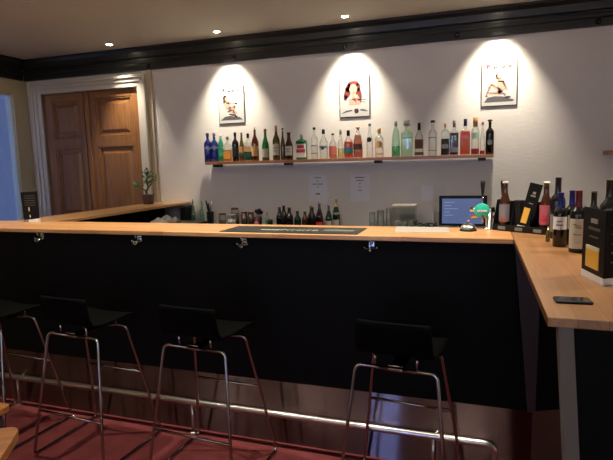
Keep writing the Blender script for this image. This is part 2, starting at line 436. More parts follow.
# ------------------------------------------------------------------ lamps
def spot(x, y, z, power, size, blend=1., tiltx=0., col=(1, .88, .70), rad=.03):
    l = bpy.data.lights.new('spot', 'SPOT'); l.energy = power; l.spot_size = math.radians(size); l.spot_blend = blend; l.color = col; l.shadow_soft_size = rad
    o = bpy.data.objects.new('downlight_bulb', l); C.objects.link(o); o.location = (x, y, z); o.rotation_euler = (math.radians(tiltx), 0, 0)
    return o
def downlight(x, y, label, power=0, size=100, tilt=0, group=None, on=True, **k):
    t = thing('ceiling_downlight', label, 'ceiling light', (x, y, CZ), 0, group)
    MB().lathe([(.030, -.001), (.044, -.006), (.050, -.004), (.051, -.0002), (.030, -.0002)], n=28).build('trim_ring', M['steel'], t)
    MB().lathe([(0, -.003), (.028, -.003), (.030, -.0005), (0, -.0005)], n=20).build('lamp_face', M['lampon'] if on else M['lampoff'], t)
    if on:
        s = spot(0, 0, -.02, power, size, tiltx=tilt, **k); s.parent = t
    return t
WALLP = 84
for x, lab in [(-3.93, 'round lit downlight in the ceiling in front of the double door'),
               (-2.59, 'round lit downlight in the ceiling above the leftmost tin sign'),
               (-1.23, 'round lit downlight in the ceiling above the middle tin sign'),
               (.14, 'round lit downlight in the ceiling above the rightmost tin sign')]:
    downlight(x, 4.92, lab, WALLP if x > -3.5 else 50, 70, 17 if x > -3.5 else 10, blend=.9)
downlight(-3.48, 3.40, 'small unlit downlight at the upper left edge of the ceiling', on=False)
for x in (-3.93, -2.59, -1.23, .14, 1.48):
    downlight(x, 2.62, 'lit round downlight in the ceiling over the bar stools', 85 if x > -3.5 else 38, 130, 0, group='downlights over the bar stools')

# ------------------------------------------------------------------ bar
PX1 = .283
bar = thing('bar_cabinet', 'long black panelled bar front with four chrome hooks under its worktop', 'bar', (0, CF+.004, 0))
MB().box(LX+.02, PX1, 0, .02, .405, CT-CTH-.001).build('front_panel', M['black'], bar)
kp = MB().box(LX+.02, PX1, .016, .03, .0, .405); kp.build('kick_plate', M['brushed'], bar)['label'] = 'dark brushed metal kick plate'
# inner angled panel under the right arm
dx, dy = math.cos(math.radians(25)), math.sin(math.radians(25))
def slab(x0, y0, L_, th, z0, z1):
    return MB().prism([(x0, y0), (x0+dx*L_, y0+dy*L_), (x0+dx*L_-dy*th, y0+dy*L_+dx*th), (x0-dy*th, y0+dx*th)], z0, z1)
slab(PX1+.001, .001, .9, .02, .405, CT-CTH-.001).build('angled_panel', M['black'], bar)
slab(PX1+.001, .012, .9, .02, 0, .405).build('angled_kick_plate', M['brushed'], bar)
cb = MB().prism([(.176, CT-CTH-.002), (.260, .405), (.296, .405), (.300, CT-CTH-.002)], -.010, -.0005, axis='Y')
cb.build('corner_board', M['maroon'], bar)['label'] = 'dark maroon tapering corner board'
def hook(x):
    h = MB(); h.box(x-.016, x+.016, -.004, 0, 1.236, 1.280, .0015)
    h.tube([(x, -.003, 1.268), (x, -.032, 1.262), (x, -.040, 1.280)], .004, fil=.012)
    h.tube([(x, -.003, 1.252), (x, -.034, 1.234), (x, -.046, 1.222), (x, -.062, 1.236)], .0045, fil=.012)
    for s in (-1, 1):
        h.tube([(x, -.004, 1.250), (x+s*.022, -.020, 1.238), (x+s*.034, -.032, 1.246)], .0035, fil=.01); h.sphere((x+s*.034, -.032, 1.248), .006, seg=8)
    h.sphere((x, -.040, 1.283), .007, seg=8); h.sphere((x, -.062, 1.238), .0065, seg=8)
    h.build('coat_hook', M['chrome'], bar)
for x in (-2.87, -2.07, -1.325, -.555): hook(x)

def worktop(label, x0, x1, y0, y1, m, bev=.003):
    cx, cy = (x0+x1)/2, (y0+y1)/2
    o = MB().box(x0-cx, x1-cx, y0-cy, y1-cy, CT-CTH, CT, bev).build('bar_worktop', m, None, (cx, cy, 0))
    return tag(o, label, 'worktop')
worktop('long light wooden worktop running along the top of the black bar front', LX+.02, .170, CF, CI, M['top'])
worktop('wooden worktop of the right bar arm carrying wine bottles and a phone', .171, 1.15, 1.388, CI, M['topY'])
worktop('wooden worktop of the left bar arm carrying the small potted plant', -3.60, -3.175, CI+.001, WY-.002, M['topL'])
side = thing('bar_cabinet', 'black panel under the left bar arm', 'bar', (-3.54, 0, 0))
MB().box(-.01, .01, CI-.3, WY-.01, 0, CT-CTH-.001).build('side_panel', M['black'], side)
MB().box(.0105, .38, CI+.06, WY-.01, 1.02, 1.045).build('under_shelf', M['black'], side)
ret = thing('bar_cabinet', 'black end panel with grey edge board under the right bar arm', 'bar', (0, 1.44, 0))
MB().prism([(.237, CT-CTH-.001), (1.12, CT-CTH-.001), (1.12, 0), (.336, 0)], -.012, .012, axis='Y').build('end_panel', M['black'], ret)
MB().prism([(.200, CT-CTH-.001), (.236, CT-CTH-.001), (.335, 0), (.299, 0)], -.02, .03, axis='Y').build('edge_board', M['postgrey'], ret)['label'] = 'slanting grey edge board'

rail = thing('foot_rail', 'long polished steel foot rail running in front of the kick plate', 'foot rail', (0, 2.722, 0))
RZ = .207
MB().tube([(LX+.03, 0, RZ), (.105, 0, RZ), (.105, 0, .0)], .019, n=14, fil=.06).build('rail_tube', M['steel'], rail)
for x in (-4.6, -3.2, -1.73, -.215):
    b = MB(); b.tube([(x, .0, .006), (x, .0, RZ-.015)], .008); b.lathe([(0, 0), (.026, 0), (.026, .005), (.010, .008), (0, .008)], (x, 0, 0)); b.tube([(x, .0, RZ-.02), (x+.02, .040, RZ+.01), (x+.02, .043, RZ+.01)], .006, fil=.02)
    b.build('rail_bracket', M['steel'], rail)

# back counter behind the bar
bcZ = 1.05
bc = thing('back_counter', 'low dark counter against the back wall behind the bar', 'counter', (0, 4.9, 0))
MB().box(-3.12, 1.6, -.32, .31, bcZ-.03, bcZ, .003).build('counter_top', M['blackplastic'], bc)
MB().box(-3.10, 1.6, -.28, .30, 0, bcZ-.031).build('cabinet_body', M['black'], bc)

# ------------------------------------------------------------------ stools
def make_stool():
    t = thing('bar_stool', 'x', 'bar stool', (0, 0, 0))
    # local origin on the floor, y=0 mid: near feet at -.25, far feet +.245
    def side(s):
        P = [(s*.030, -.135, .742), (s*.194, -.145, .748), (s*.272, -.255, .010), (s*.277, .245, .010), (s*.172, .105, .752), (s*.030, .100, .742)]
        return MB().tube(P, .0088, n=10, fil=.035)
    for s in (-1, 1): side(s).build('side_frame', M['chrome'], t)
    def lerp(a, b, k): return a+(b-a)*k
    zc = .280; k = (zc-.010)/.742
    x = lerp(.272, .194, k); y = lerp(-.255, -.145, k)
    MB().tube([(-x, y, zc), (x, y, zc)], .0078).build('footrest', M['chrome'], t)
    zc = .432; k = (zc-.010)/.742; x = lerp(.277, .172, k); y = lerp(.245, .105, k)
    MB().tube([(-x, y, zc), (x, y, zc)], .0078).build('footrest', M['chrome'], t)
    b = MB(); b.box(-.035, .035, -.15, .115, .736, .750, .003); b.tube([(-.03, -.16, .768), (.04, -.16, .768)], .005)
    for sx in (-1, 1):
        for y in (-.135, .10): b.tube([(sx*.10, y, .745), (sx*.10, y, .818)], .006)
    b.tube([(-.11, -.135, .815), (.11, -.135, .815)], .004)
    b.build('seat_bracket', M['chrome'], t)
    # bent plywood shell
    prof = [(a_, b_-.012) for a_, b_ in [(.20, .795), (.185, .815), (.15, .826), (.08, .830), (0, .828), (-.08, .826), (-.13, .828), (-.165, .842), (-.188, .875), (-.202, .925), (-.212, .975), (-.216, 1.005)]]
    bm = bmesh.new(); n = 12; th = .011; top = []; bot = []
    for j, (y, z) in enumerate(prof):
        k = j/(len(prof)-1); hw = .203 if k < .4 else (.203-.018*(k-.4)/.2 if k < .6 else .185-.014*(k-.6)/.4)
        if j == 0: hw = .165
        a = Vector((prof[min(j+1, len(prof)-1)][0]-prof[max(j-1, 0)][0], prof[min(j+1, len(prof)-1)][1]-prof[max(j-1, 0)][1])).normalized()
        nrm = Vector((a.y, -a.x))
        if nrm.y < 0 and k < .5: nrm = -nrm
        if k >= .5 and nrm.x < 0: nrm = -nrm
        r0, r1 = [], []
        for i in range(n+1):
            u = -1+2*i/n; x = u*hw
            back = max(0, (k-.55)/.45)
            yy = y + .030*back*(1-0)*(u*u) ; zz = z + (0 if back else .012*u*u) - (.006*u*u if j == len(prof)-1 else 0)
            r0.append(bm.verts.new((x, yy+nrm.x*0, zz))); r1.append(bm.verts.new((x, yy-nrm.x*th, zz-nrm.y*th)))
        top.append(r0); bot.append(r1)
    for j in range(len(prof)-1):
        for i in range(n):
            bm.faces.new([top[j][i], top[j][i+1], top[j+1][i+1], top[j+1][i]]); bm.faces.new([bot[j][i+1], bot[j][i], bot[j+1][i], bot[j+1][i+1]])
    for i in range(n):
        bm.faces.new([top[0][i+1], top[0][i], bot[0][i], bot[0][i+1]]); bm.faces.new([top[-1][i], top[-1][i+1], bot[-1][i+1], bot[-1][i]])
    for j in range(len(prof)-1):
        bm.faces.new([top[j][0], top[j+1][0], bot[j+1][0], bot[j][0]]); bm.faces.new([top[j+1][n], top[j][n], bot[j][n], bot[j+1][n]])
    bmesh.ops.recalc_face_normals(bm, faces=bm.faces)
    for f_ in bm.faces: f_.smooth = True
    m_ = MB(); m_.merge(bm); m_.build('seat_shell', M['shell'], t)
    return t
st = make_stool()
spots = [(-2.96, 2.445, 'leftmost black bar stool with chrome legs, cut by the photo edge'),
         (-2.232, 2.445, 'second black bar stool from the left with chrome sled legs'),
         (-1.422, 2.445, 'third black bar stool from the left, below the black bar mat'),
         (-.345, 2.445, 'rightmost black bar stool, standing apart near the steel rail end')]
for i, (x, y, lab) in enumerate(spots):
    o = st if i == 0 else dup(st)
    o.location = (x, y, 0); o.rotation_euler = (0, 0, math.radians(-5 if i == 3 else -4)); o['label'] = lab; o['group'] = 'bar stools in front of the black bar'

# ------------------------------------------------------------------ bottle builder
CAPC = {}
def interp(prof, z):
    for (r0, z0), (r1, z1) in zip(prof, prof[1:]):
        if z0 <= z <= z1 and z1 > z0: return r0+(r1-r0)*(z-z0)/(z1-z0)
    return prof[-1][0]
PROF = {  # radius as a fraction of r, z as a fraction of h
 'spirit': [(0, 0), (.92, 0), (1, .015), (1, .60), (.96, .65), (.75, .70), (.42, .745), (.34, .78), (.32, .88), (.36, .885), (.36, .90), (0, .90)],
 'round': [(0, 0), (.92, 0), (1, .015), (1, .50), (.95, .58), (.70, .66), (.40, .74), (.33, .80), (.32, .90), (0, .90)],
 'wine': [(0, 0), (.93, 0), (1, .015), (1, .60), (.93, .66), (.65, .705), (.42, .74), (.37, .80), (.37, .985), (.40, .99), (.40, 1), (0, 1)],
 'slim': [(0, 0), (.92, 0), (1, .015), (1, .42), (.88, .52), (.62, .64), (.42, .74), (.36, .82), (.34, .92), (0, .92)],
 'beer': [(0, 0), (.92, 0), (1, .02), (1, .50), (.94, .57), (.70, .66), (.50, .74), (.43, .84), (.42, .955), (.48, .96), (.48, .97), (0, .97)],
 'flask': [(0, 0), (.95, 0), (1, .015), (1, .68), (.94, .74), (.55, .79), (.28, .82), (.24, .88), (0, .88)],
 'square': [(0, 0), (.95, 0), (1, .015), (1, .60), (.95, .645), (.55, .69), (.36, .72), (.32, .78), (.32, .88), (0, .88)],
 'cone': [(0, 0), (.92, 0), (1, .015), (1, .30), (.93, .50), (.70, .70), (.48, .78), (.35, .82), (.32, .88), (0, .88)],
 'champagne': [(0, 0), (.93, 0), (1, .015), (1, .46), (.92, .55), (.68, .66), (.46, .76), (.36, .86), (.34, .985), (.40, .99), (.40, 1), (0, 1)],
}
def bottle(name, label, loc, h, r, prof, g, cap=None, caph=.12, capr=None, caps='plain', liquid=None, lz=.6, lab=None, labz=(.12, .48), band=None, bandz=None,
           mark=None, group=None, face=0., asp=1., foil=None, foilz=.72, foilc=None, cat='bottle', roundlab=None):
    t = thing(name, label, cat, loc, 0, group)
    t.rotation_euler = (0, 0, face)
    P = PROF[prof]; p = [(a*r, b*h) for a, b in P]
    q = .75 if prof in ('square', 'flask') else 0
    sq = None
    if q: sq = [q if b <= .70 else max(0, q*(1-(b-.66)/.10)) for a, b in P]
    MB().lathe(p, n=24, sq=sq, asp=asp).build('glass_body', G[g] if g in G else M[g], t)
    zt = P[-1][1]*h
    nr = P[-2][0]*r
    if liquid:
        lp = [(0, .010*h)] + [(a*r*.93, max(b*h, .010*h)) for a, b in P if 0 < b < lz and a > 0]
        lp.append((interp(p, lz*h)*.93, lz*h)); lp.append((0, lz*h))
        s2 = None
        if q: s2 = [q if z/h <= .66 else q*.4 for _, z in lp]
        MB().lathe(lp, n=20, sq=s2, asp=asp).build('liquid', G[liquid], t)
    if cap:
        cr = capr*r if capr else nr*1.12
        cz = zt-.001 if caps != 'foil' else 0
        if caps == 'plain':
            z0 = h*(1-caph)
            MB().lathe([(0, z0), (cr, z0), (cr, h-.003), (cr-.002, h), (0, h)] if z0 > zt-.001 else [(nr+.0006, z0), (cr, z0), (cr, h-.003), (cr-.002, h), (0, h)], n=18).build('cap', M[cap], t)
        elif caps == 'ball':
            MB().lathe([(0, zt), (nr, zt), (nr, zt+.004), (cr*.4, zt+.008), (cr*.9, zt+(h-zt)*.5), (cr, zt+(h-zt)*.7), (cr*.6, h-.003), (0, h)], n=18).build('stopper', M[cap], t)
        elif caps == 'pourer':
            MB().lathe([(0, zt), (nr, zt), (nr, zt+.008), (.005, zt+.014), (.003, h), (0, h)], n=14).build('pourer', M[cap], t)
    if foil:
        fp = [(interp(p, foilz*h)+.0008, foilz*h)] + [(a*r+.0008, b*h) for a, b in P if foilz < b <= 1 and a > 0] + [(0, P[-1][1]*h+.0008)]
        MB().lathe(fp, n=20).build('neck_foil', M[foil], t)
    def lbl(m, z0, z1, a0=-155, a1=-25, th=.0009, nm='label'):
        rr = max(interp(p, z0*h), interp(p, z1*h)) if not q else r
        return MB().wrap(rr, z0*h, z1*h, a0=a0, a1=a1, q=q, asp=asp, th=th).build(nm, m, t)
    if lab:
        L_ = lbl(M[lab], labz[0], labz[1])
        if mark:
            rr = r+.0009; z0, z1 = labz
            for k, (u0, u1, a0, a1) in enumerate(mark[1]):
                mm = MB(); mm.wrap(rr, (z0+(z1-z0)*u0)*h, (z0+(z1-z0)*u1)*h, a0=a0, a1=a1, q=q, asp=asp, th=.0006, n=5)
                mm.build('label_print', M[mark[0]], L_)
    if band: lbl(M[band], bandz[0], bandz[1], -175, -5, .0012, 'label_band')
    if roundlab:
        m_, zc, rad = roundlab; b = MB()
        for k in range(-4, 5):
            hh = rad*math.sqrt(max(.02, 1-(k/4.6)**2)); a_c = -90+k*rad/4.6/r*57.3; da = rad/4.6/r*57.3/2+.3
            b.wrap(r, zc*h-hh, zc*h+hh, a0=a_c-da, a1=a_c+da, q=q, asp=asp, th=.0012, n=1)
        b.build('round_label', M[m_], t)
    return t

# ------------------------------------------------------------------ wall shelf and its bottles
SZ = 1.758
sh = thing('wall_shelf', 'long thin wooden wall shelf carrying the row of liquor bottles', 'shelf', (-1.372, 5.105, SZ))
MB().box(-1.493, 1.493, -.075, .099, -.030, 0, .002).build('shelf_board', M['shelf'], sh)
for x in (-2.775, -1.93, -.965, .02):
    b = MB(); b.box(x+1.372-.035, x+1.372+.035, .0, .106, -.058, -.0305, .002)
    b.build('shelf_bracket', M['blackplastic'], sh)
sh2 = thing('wall_shelf', 'end of a second wooden wall shelf at the right edge of the photo', 'shelf', (1.57, 5.12, SZ+.004))
MB().box(-.53, .53, -.09, .09, -.036, 0, .002).build('shelf_board', M['shelf'], sh2)
b = MB(); b.box(.2, .26, .0, .09, -.055, -.0365, .002); b.build('shelf_bracket', M['blackplastic'], sh2)

GRP = 'liquor bottles on the wall shelf'
lines = [(.62, .70, -120, -62), (.35, .42, -125, -58)]
S = [
 (-2.857, .317, .040, dict(prof='spirit', g='blue', cap='navylabel', caph=.13, lab='greylabel', labz=(.44, .50)), 'dark blue glass bottle standing at the left end of the wall shelf'),
 (-2.775, .312, .038, dict(prof='spirit', g='blue', cap='silver', caph=.12, lab='bluefoil', labz=(.15, .40), band='greylabel', bandz=(.46, .52)), 'cobalt blue bottle with silver cap, second from the shelf\'s left end'),
 (-2.697, .290, .035, dict(prof='cone', g='teal', cap='white', caph=.10, liquid='yellowl', lz=.22, band='greylabel', bandz=(.50, .55)), 'bright turquoise green bottle beside the blue bottles'),
 (-2.616, .271, .040, dict(prof='square', g='clear', cap='greycap', caph=.13, liquid='amber', lz=.46, asp=.7, lab='amberlab', labz=(.10, .40)), 'clear square bottle of amber liquor right of the turquoise bottle'),
 (-2.520, .310, .034, dict(prof='spirit', g='dark', cap='blackplastic', caph=.14, lab='blacklabel', labz=(.15, .45)), 'black bottle with black cap under the leftmost tin sign'),
 (-2.450, .308, .029, dict(prof='slim', g='olive', cap='greycap', caph=.11, lab='goldlabel', labz=(.30, .50)), 'slim olive and gold bottle hugging the black bottle'),
 (-2.368, .293, .038, dict(prof='square', g='clear', cap='blackplastic', caph=.17, liquid='tealg', lz=.34, asp=.8, lab='goldlabel', labz=(.36, .52)), 'clear bottle with black cap, gold upper label and teal base'),
 (-2.286, .353, .036, dict(prof='round', g='brown', cap='blackplastic', caps='pourer', liquid='amber', lz=.5, lab='goldlabel', labz=(.14, .44)), 'tall amber brown bottle with slim black pourer'),
 (-2.165, .332, .036, dict(prof='slim', g='green', cap='redcap', caph=.09, lab='cream', labz=(.10, .36), band='brownlabel', bandz=(.02, .07)), 'bright green tapering bottle with red brown cap'),
 (-2.041, .362, .037, dict(prof='round', g='olive', cap='goldlabel', caph=.17, lab='cream', labz=(.14, .46), mark=('creamart', lines)), 'tallest olive bottle with cream label and gold neck'),
 (-1.972, .332, .024, dict(prof='slim', g='olive', cap='blackplastic', caph=.06), 'thin dark olive bottle squeezed between two cream labelled bottles'),
 (-1.898, .284, .038, dict(prof='beer', g='beerbrown', cap='brownlabel', caph=.05, lab='cream', labz=(.16, .50), mark=('creamart', lines)), 'dark brown bottle with cream label, left of the flat green flask'),
 (-1.759, .258, .052, dict(prof='flask', g='green', cap='greycap', caph=.13, asp=.55, lab='white', labz=(.08, .62), mark=('redlabelm', [(.35, .60, -125, -55), (.66, .9, -104, -76)])), 'broad flat green flask bottle with white and red label'),
 (-1.618, .323, .034, dict(prof='spirit', g='clear', cap='blacklabel', caph=.08, lab='greylabel', labz=(.40, .44), band='greylabel', bandz=(.16, .19)), 'clear vodka bottle with dark cap right of the green flask'),
 (-1.519, .298, .042, dict(prof='round', g='clear', cap='blackplastic', caph=.16, lab='greylabel', labz=(.36, .44), roundlab=('navylabel', .36, .018)), 'clear bottle with tall black cap and small dark emblem'),
 (-1.421, .254, .038, dict(prof='round', g='clear', cap='brownlabel', caph=.08, liquid='pinkl', lz=.45, lab='pinkredm', labz=(.16, .50)), 'short bottle with pink red label, between clear bottles'),
 (-1.340, .290, .029, dict(prof='slim', g='clear', cap='greycap', caph=.18, liquid='yellowl', lz=.35), 'narrow pale yellow bottle with grey cap left of the orange bottle'),
 (-1.258, .277, .043, dict(prof='round', g='clear', cap='blackplastic', caph=.20, liquid='orangel', lz=.60, band='teallabel', bandz=(.17, .38)), 'orange red bottle with a dark teal band and black cap'),
 (-1.160, .312, .045, dict(prof='cone', g='clear', cap='goldlabel', caps='ball', capr=.45, liquid='pinkl', lz=.72, lab='brownlabel', labz=(.26, .44), band='redcap', bandz=(.02, .09)), 'curvy amber pink bottle with ornate stopper under the middle sign'),
 (-1.040, .336, .032, dict(prof='slim', g='clear', cap='greycap', caph=.08, roundlab=('blacklabel', .52, .024)), 'tall slim clear bottle with a round black label'),
 (-.945, .283, .041, dict(prof='spirit', g='clear', cap='goldlabel', caph=.18, roundlab=('goldlabel', .44, .036), band='goldlabel', bandz=(.08, .14)), 'clear bottle with a big round gold label'),
 (-.781, .343, .039, dict(prof='cone', g='cleargreen', cap='greycap', caph=.13, liquid='tealpale', lz=.30), 'pale green fancy bottle right of the gold label bottle'),
 (-.674, .347, .050, dict(prof='square', g='cleargreen', cap='silver', caph=.16, capr=.62, lab='linegrey', labz=(.50, .52), asp=.8), 'wide clear decanter bottle with broad glass stopper'),
 (-.557, .318, .040, dict(prof='round', g='clear', cap='blacklabel', caph=.22, lab='brownlabel', labz=(.22, .50), band='brownlabel', bandz=(.03, .12)), 'clear bottle with dark brown label and tall black cap'),
 (-.430, .335, .039, dict(prof='spirit', g='clear', cap='blacklabel', caph=.07, capr=.5, lab='greylabel', labz=(.50, .53), band='greylabel', bandz=(.14, .16)), 'plain clear bottle with thin black cap and grey lettering'),
 (-.314, .301, .036, dict(prof='flask', g='clear', cap='goldlabel', caph=.12, liquid='darkol', lz=.52, asp=.7, roundlab=('greylabel', .28, .020)), 'clear flat bottle half full of dark liquor with an oval label'),
 (-.232, .325, .038, dict(prof='square', g='clear', cap='greycap', caph=.20, liquid='purplel', lz=.64, asp=.9, lab='greylabel', labz=(.08, .22)), 'square bottle of dark purple liquor with grey cap'),
 (-.132, .333, .043, dict(prof='square', g='clear', cap='navylabel', caph=.20, liquid='orangel', lz=.66, asp=.9, roundlab=('pink', .50, .012)), 'square bright orange red bottle with dark cap'),
 (-.042, .344, .035, dict(prof='spirit', g='clear', cap='orangem', caph=.26, capr=.55, liquid='redl', lz=.16, lab='tealpalem', labz=(.42, .58)), 'clear bottle with orange cap and a little red liquor'),
 (.022, .300, .022, dict(prof='slim', g='clear', cap='redcap', caph=.09, liquid='redl', lz=.12), 'small narrow clear bottle with red cap near the shelf\'s right end'),
 (.086, .319, .035, dict(prof='spirit', g='dark', cap='blackplastic', caps='ball', capr=.62, roundlab=('greylabel', .34, .024)), 'black bottle with round stopper at the right end of the shelf'),
]
M['amberlab'] = mat('amber_label', (.70, .36, .07), .5); M['redlabelm'] = M['red']; M['pinkredm'] = mat('pinkish_red_label', (.62, .16, .12), .5)
M['linegrey'] = M['greylabel']; M['orangem'] = M['goldlabel']; M['tealpalem'] = mat('pale_green_label', (.35, .55, .42), .5)
G['tealpale'] = glass('pale_teal_liquid', (.45, .85, .62), .05, .35, (.15, .55, .35)); G['darkol'] = glass('dark_olive_liquid', (.10, .10, .05), .05, .8, (.035, .035, .02))
for i, (x, h, r, k, lab) in enumerate(S):
    bottle('liquor_bottle', lab, (x, 5.100 + (.012 if i in (5, 10, 29) else 0), SZ+.0005), h, r*1.07, group=GRP, **k)

# ------------------------------------------------------------------ tin signs
def tin(label, x, z, art):
    t = thing('tin_sign', label, 'sign', (x, WY, z))
    w, h = .32, .41
    MB().box(-w/2, w/2, -.010, -.001, -h/2, h/2, .004).build('sign_edge', M['tinedge'], t)
    MB().box(-w/2+.009, w/2-.009, -.0125, -.0095, -h/2+.009, h/2-.009, .001).build('sign_plate', M['tin'], t)
    art(t); return t
Y0 = -.0125
def poly(t, nm, m, polys, th=.0006):
    b = MB()
    for p in polys: b.ipoly(p, Y0, th)
    return b.build(nm, M[m], t)
def ell(cx, cz, rx, rz, n=14, rot=0):
    return [(cx+rx*math.cos(2*PI*i/n)*math.cos(rot)-rz*math.sin(2*PI*i/n)*math.sin(rot), cz+rx*math.cos(2*PI*i/n)*math.sin(rot)+rz*math.sin(2*PI*i/n)*math.cos(rot)) for i in range(n)]
def limb(x0, z0, x1, z1, w0, w1):
    d = Vector((x1-x0, z1-z0)).normalized(); n = Vector((-d.y, d.x))
    return [(x0+n.x*w0, z0+n.y*w0), (x1+n.x*w1, z1+n.y*w1), (x1-n.x*w1, z1-n.y*w1), (x0-n.x*w0, z0-n.y*w0)]
def art1(t):
    lettering('sign_lettering', 'B', .050, M['printlines'], t, (-.085, Y0-.0009, .135)); lettering('sign_lettering', 'ess be er', .036, M['printgrey'], t, (.025, Y0-.0009, .138))
    poly(t, 'printed_hair', 'hairdark', [ell(-.070, .070, .026, .036, rot=.2), ell(-.082, .040, .014, .034)])
    poly(t, 'printed_figure', 'skin', [ell(-.058, .062, .019, .024), limb(-.055, .03, -.035, -.045, .030, .036), limb(-.05, .02, .06, .01, .010, .007), limb(-.03, -.05, .045, -.015, .020, .014), limb(.045, -.015, .02, -.10, .014, .008), limb(-.03, -.06, .07, -.09, .018, .010)], .0008)
    poly(t, 'printed_detail', 'printlines', [ell(.058, .012, .014, .008), limb(-.062, .028, -.030, .016, .006, .005), limb(-.050, -.075, .02, -.055, .005, .004), limb(.02, -.055, .05, -.11, .004, .003), limb(-.03, -.10, .05, -.115, .006, .008), ell(.055, -.128, .020, .010)], .0011)
    poly(t, 'printed_ground', 'printgrey', [[(-.135, -.165), (-.08, -.125), (-.02, -.118), (.04, -.13), (.10, -.135), (.135, -.165)]], .0003)
def art2(t):
    poly(t, 'printed_hair', 'hairred', [ell(-.072, .045, .034, .065, rot=-.35), ell(.045, .02, .030, .070, rot=.15), ell(-.012, .125, .060, .034), ell(-.060, .090, .034, .045, rot=-.5), ell(.038, .090, .026, .045), ell(-.095, -.005, .018, .030), ell(.050, -.045, .022, .026)])
    poly(t, 'printed_figure', 'skin', [ell(-.012, .075, .040, .052), limb(-.012, .03, -.010, -.03, .018, .022), limb(-.06, -.05, .06, -.05, .030, .030), limb(.05, -.04, .02, .02, .012, .009)], .0008)
    poly(t, 'printed_detail', 'pinkredm', [ell(-.010, .045, .010, .005), ell(.012, -.025, .022, .014), limb(-.01, -.01, .02, -.06, .006, .010)], .0011)
    poly(t, 'printed_glass', 'hairdark', [[(-.004, -.150), (.000, -.120), (.036, -.118), (.044, -.150), (.030, -.165), (.006, -.165)]], .0013)
    poly(t, 'printed_scroll', 'printgrey', [[(-.145, -.165), (-.09, -.135), (-.03, -.128), (-.02, -.140), (-.08, -.150)], [(.145, -.150), (.09, -.125), (.05, -.128), (.06, -.140), (.12, -.150)], limb(.07, -.03, .12, -.035, .004, .003), limb(.06, -.05, .11, -.06, .004, .003)], .0003)
def art3(t):
    lettering('sign_lettering', 'B', .056, M['printpink'], t, (-.098, Y0-.0009, .135)); lettering('sign_lettering', 'ess', .036, M['printgrey'], t, (-.045, Y0-.0009, .140)); lettering('sign_lettering', 'beer', .042, M['printlines'], t, (.065, Y0-.0009, .140))
    poly(t, 'printed_hair', 'hairdark', [ell(-.006, .058, .024, .020), ell(-.02, .075, .015, .014)])
    poly(t, 'printed_figure', 'skin', [ell(.000, .070, .017, .022), limb(0, .04, .03, -.06, .030, .036), limb(.02, -.08, -.065, .0, .022, .014), limb(-.065, .0, -.110, -.095, .013, .008), limb(.03, -.08, -.09, -.085, .018, .010), limb(.03, .03, .07, -.06, .010, .008)], .0008)
    poly(t, 'printed_detail', 'printlines', [limb(-.01, .024, .045, .016, .007, .006), limb(-.065, -.002, .02, -.065, .003, .003), limb(-.067, .004, -.112, -.095, .003, .003), limb(.02, -.065, .055, -.115, .003, .003), limb(-.10, -.075, .06, -.095, .003, .003), ell(-.11, -.105, .012, .006), ell(.075, -.125, .028, .010), ell(-.09, -.03, .006, .006)], .0011)
    poly(t, 'printed_ground', 'printgrey', [[(-.13, -.165), (-.10, -.12), (-.04, -.110), (.03, -.115), (.08, -.135), (.135, -.150), (.12, -.165)]], .0003)
tin('leftmost white tin sign with a seated figure, above the blue bottles', -2.600, 2.375, art1)
tin('middle white tin sign picturing a woman with long red hair', -1.213, 2.373, art2)
tin('rightmost white tin sign with pink first letter and reclining figure', .160, 2.403, art3)

# ------------------------------------------------------------------ notices
def notice(label, x, z, w, h, rows, m='paper', name='paper_notice'):
    t = thing(name, label, 'notice', (x, WY, z))
    s = MB().box(-w/2, w/2, -.0022, -.001, -h/2, h/2).build('sheet', M[m], t)
    if rows:
        for (zz, a, hh) in rows:
            x0 = -a/2; b = MB()
            while x0 < a/2-.004:
                l = random.uniform(.008, .016); b.box(x0, min(x0+l, a/2), -.0028, -.0021, zz-hh/2, zz+hh/2); x0 += l+.004
            b.build('printed_line', M['ink'], s)
    return t
notice('white paper notice with five short lines, left of the other, on the wall', -1.625, 1.443, .205, .297, [(.120, .07, .009), (.086, .022, .008), (.052, .115, .009), (.020, .022, .008), (-.052, .045, .017)])
notice('white paper notice with five centred lines, right of the other, on the wall', -1.170, 1.450, .205, .290, [(.108, .10, .010), (.076, .078, .009), (.044, .022, .008), (.010, .030, .008), (-.024, .040, .008)])
notice('blank grey paper taped left of two beside it above the glasses', -.612, 1.385, .118, .155, None, 'papershade', 'taped_paper')
notice('blank grey paper taped in the middle of three above the glasses', -.488, 1.395, .112, .155, None, 'paper', 'taped_paper')
notice('blank grey paper taped nearest the black screen', -.370, 1.385, .110, .160, None, 'papershade', 'taped_paper')

# ------------------------------------------------------------------ things on the back counter
BB = 'beer bottles on the back counter'
for i, (x, y, zt, r, g, lab) in enumerate([
    (-1.968, 4.95, 1.272, .030, 'dark', 'dark beer bottle at the left of the bottle row behind the bar'),
    (-1.955, 5.035, 1.282, .030, 'dark', 'dark beer bottle half hidden behind the leftmost beer bottle'),
    (-1.860, 4.95, 1.268, .032, 'dark', 'dark beer bottle standing alone between the pair and the small bottles'),
    (-1.771, 4.95, 1.232, .029, 'darkgreen', 'small dark greenish bottle, shortest in the middle of the row'),
    (-1.690, 4.95, 1.232, .028, 'beerbrown', 'small brown bottle with pale cap left of the crowded dark bottles'),
    (-1.650, 5.04, 1.275, .030, 'dark', 'dark beer bottle just right of the small brown bottle'),
    (-1.610, 4.95, 1.272, .030, 'dark', 'dark beer bottle just left of the tall red labelled bottle')]):
    bottle('beer_bottle', lab, (x, y, bcZ+.0005), zt-bcZ, r*1.22, 'beer', g, cap='greycap' if i == 4 else 'brownlabel', caph=.05, group=BB)
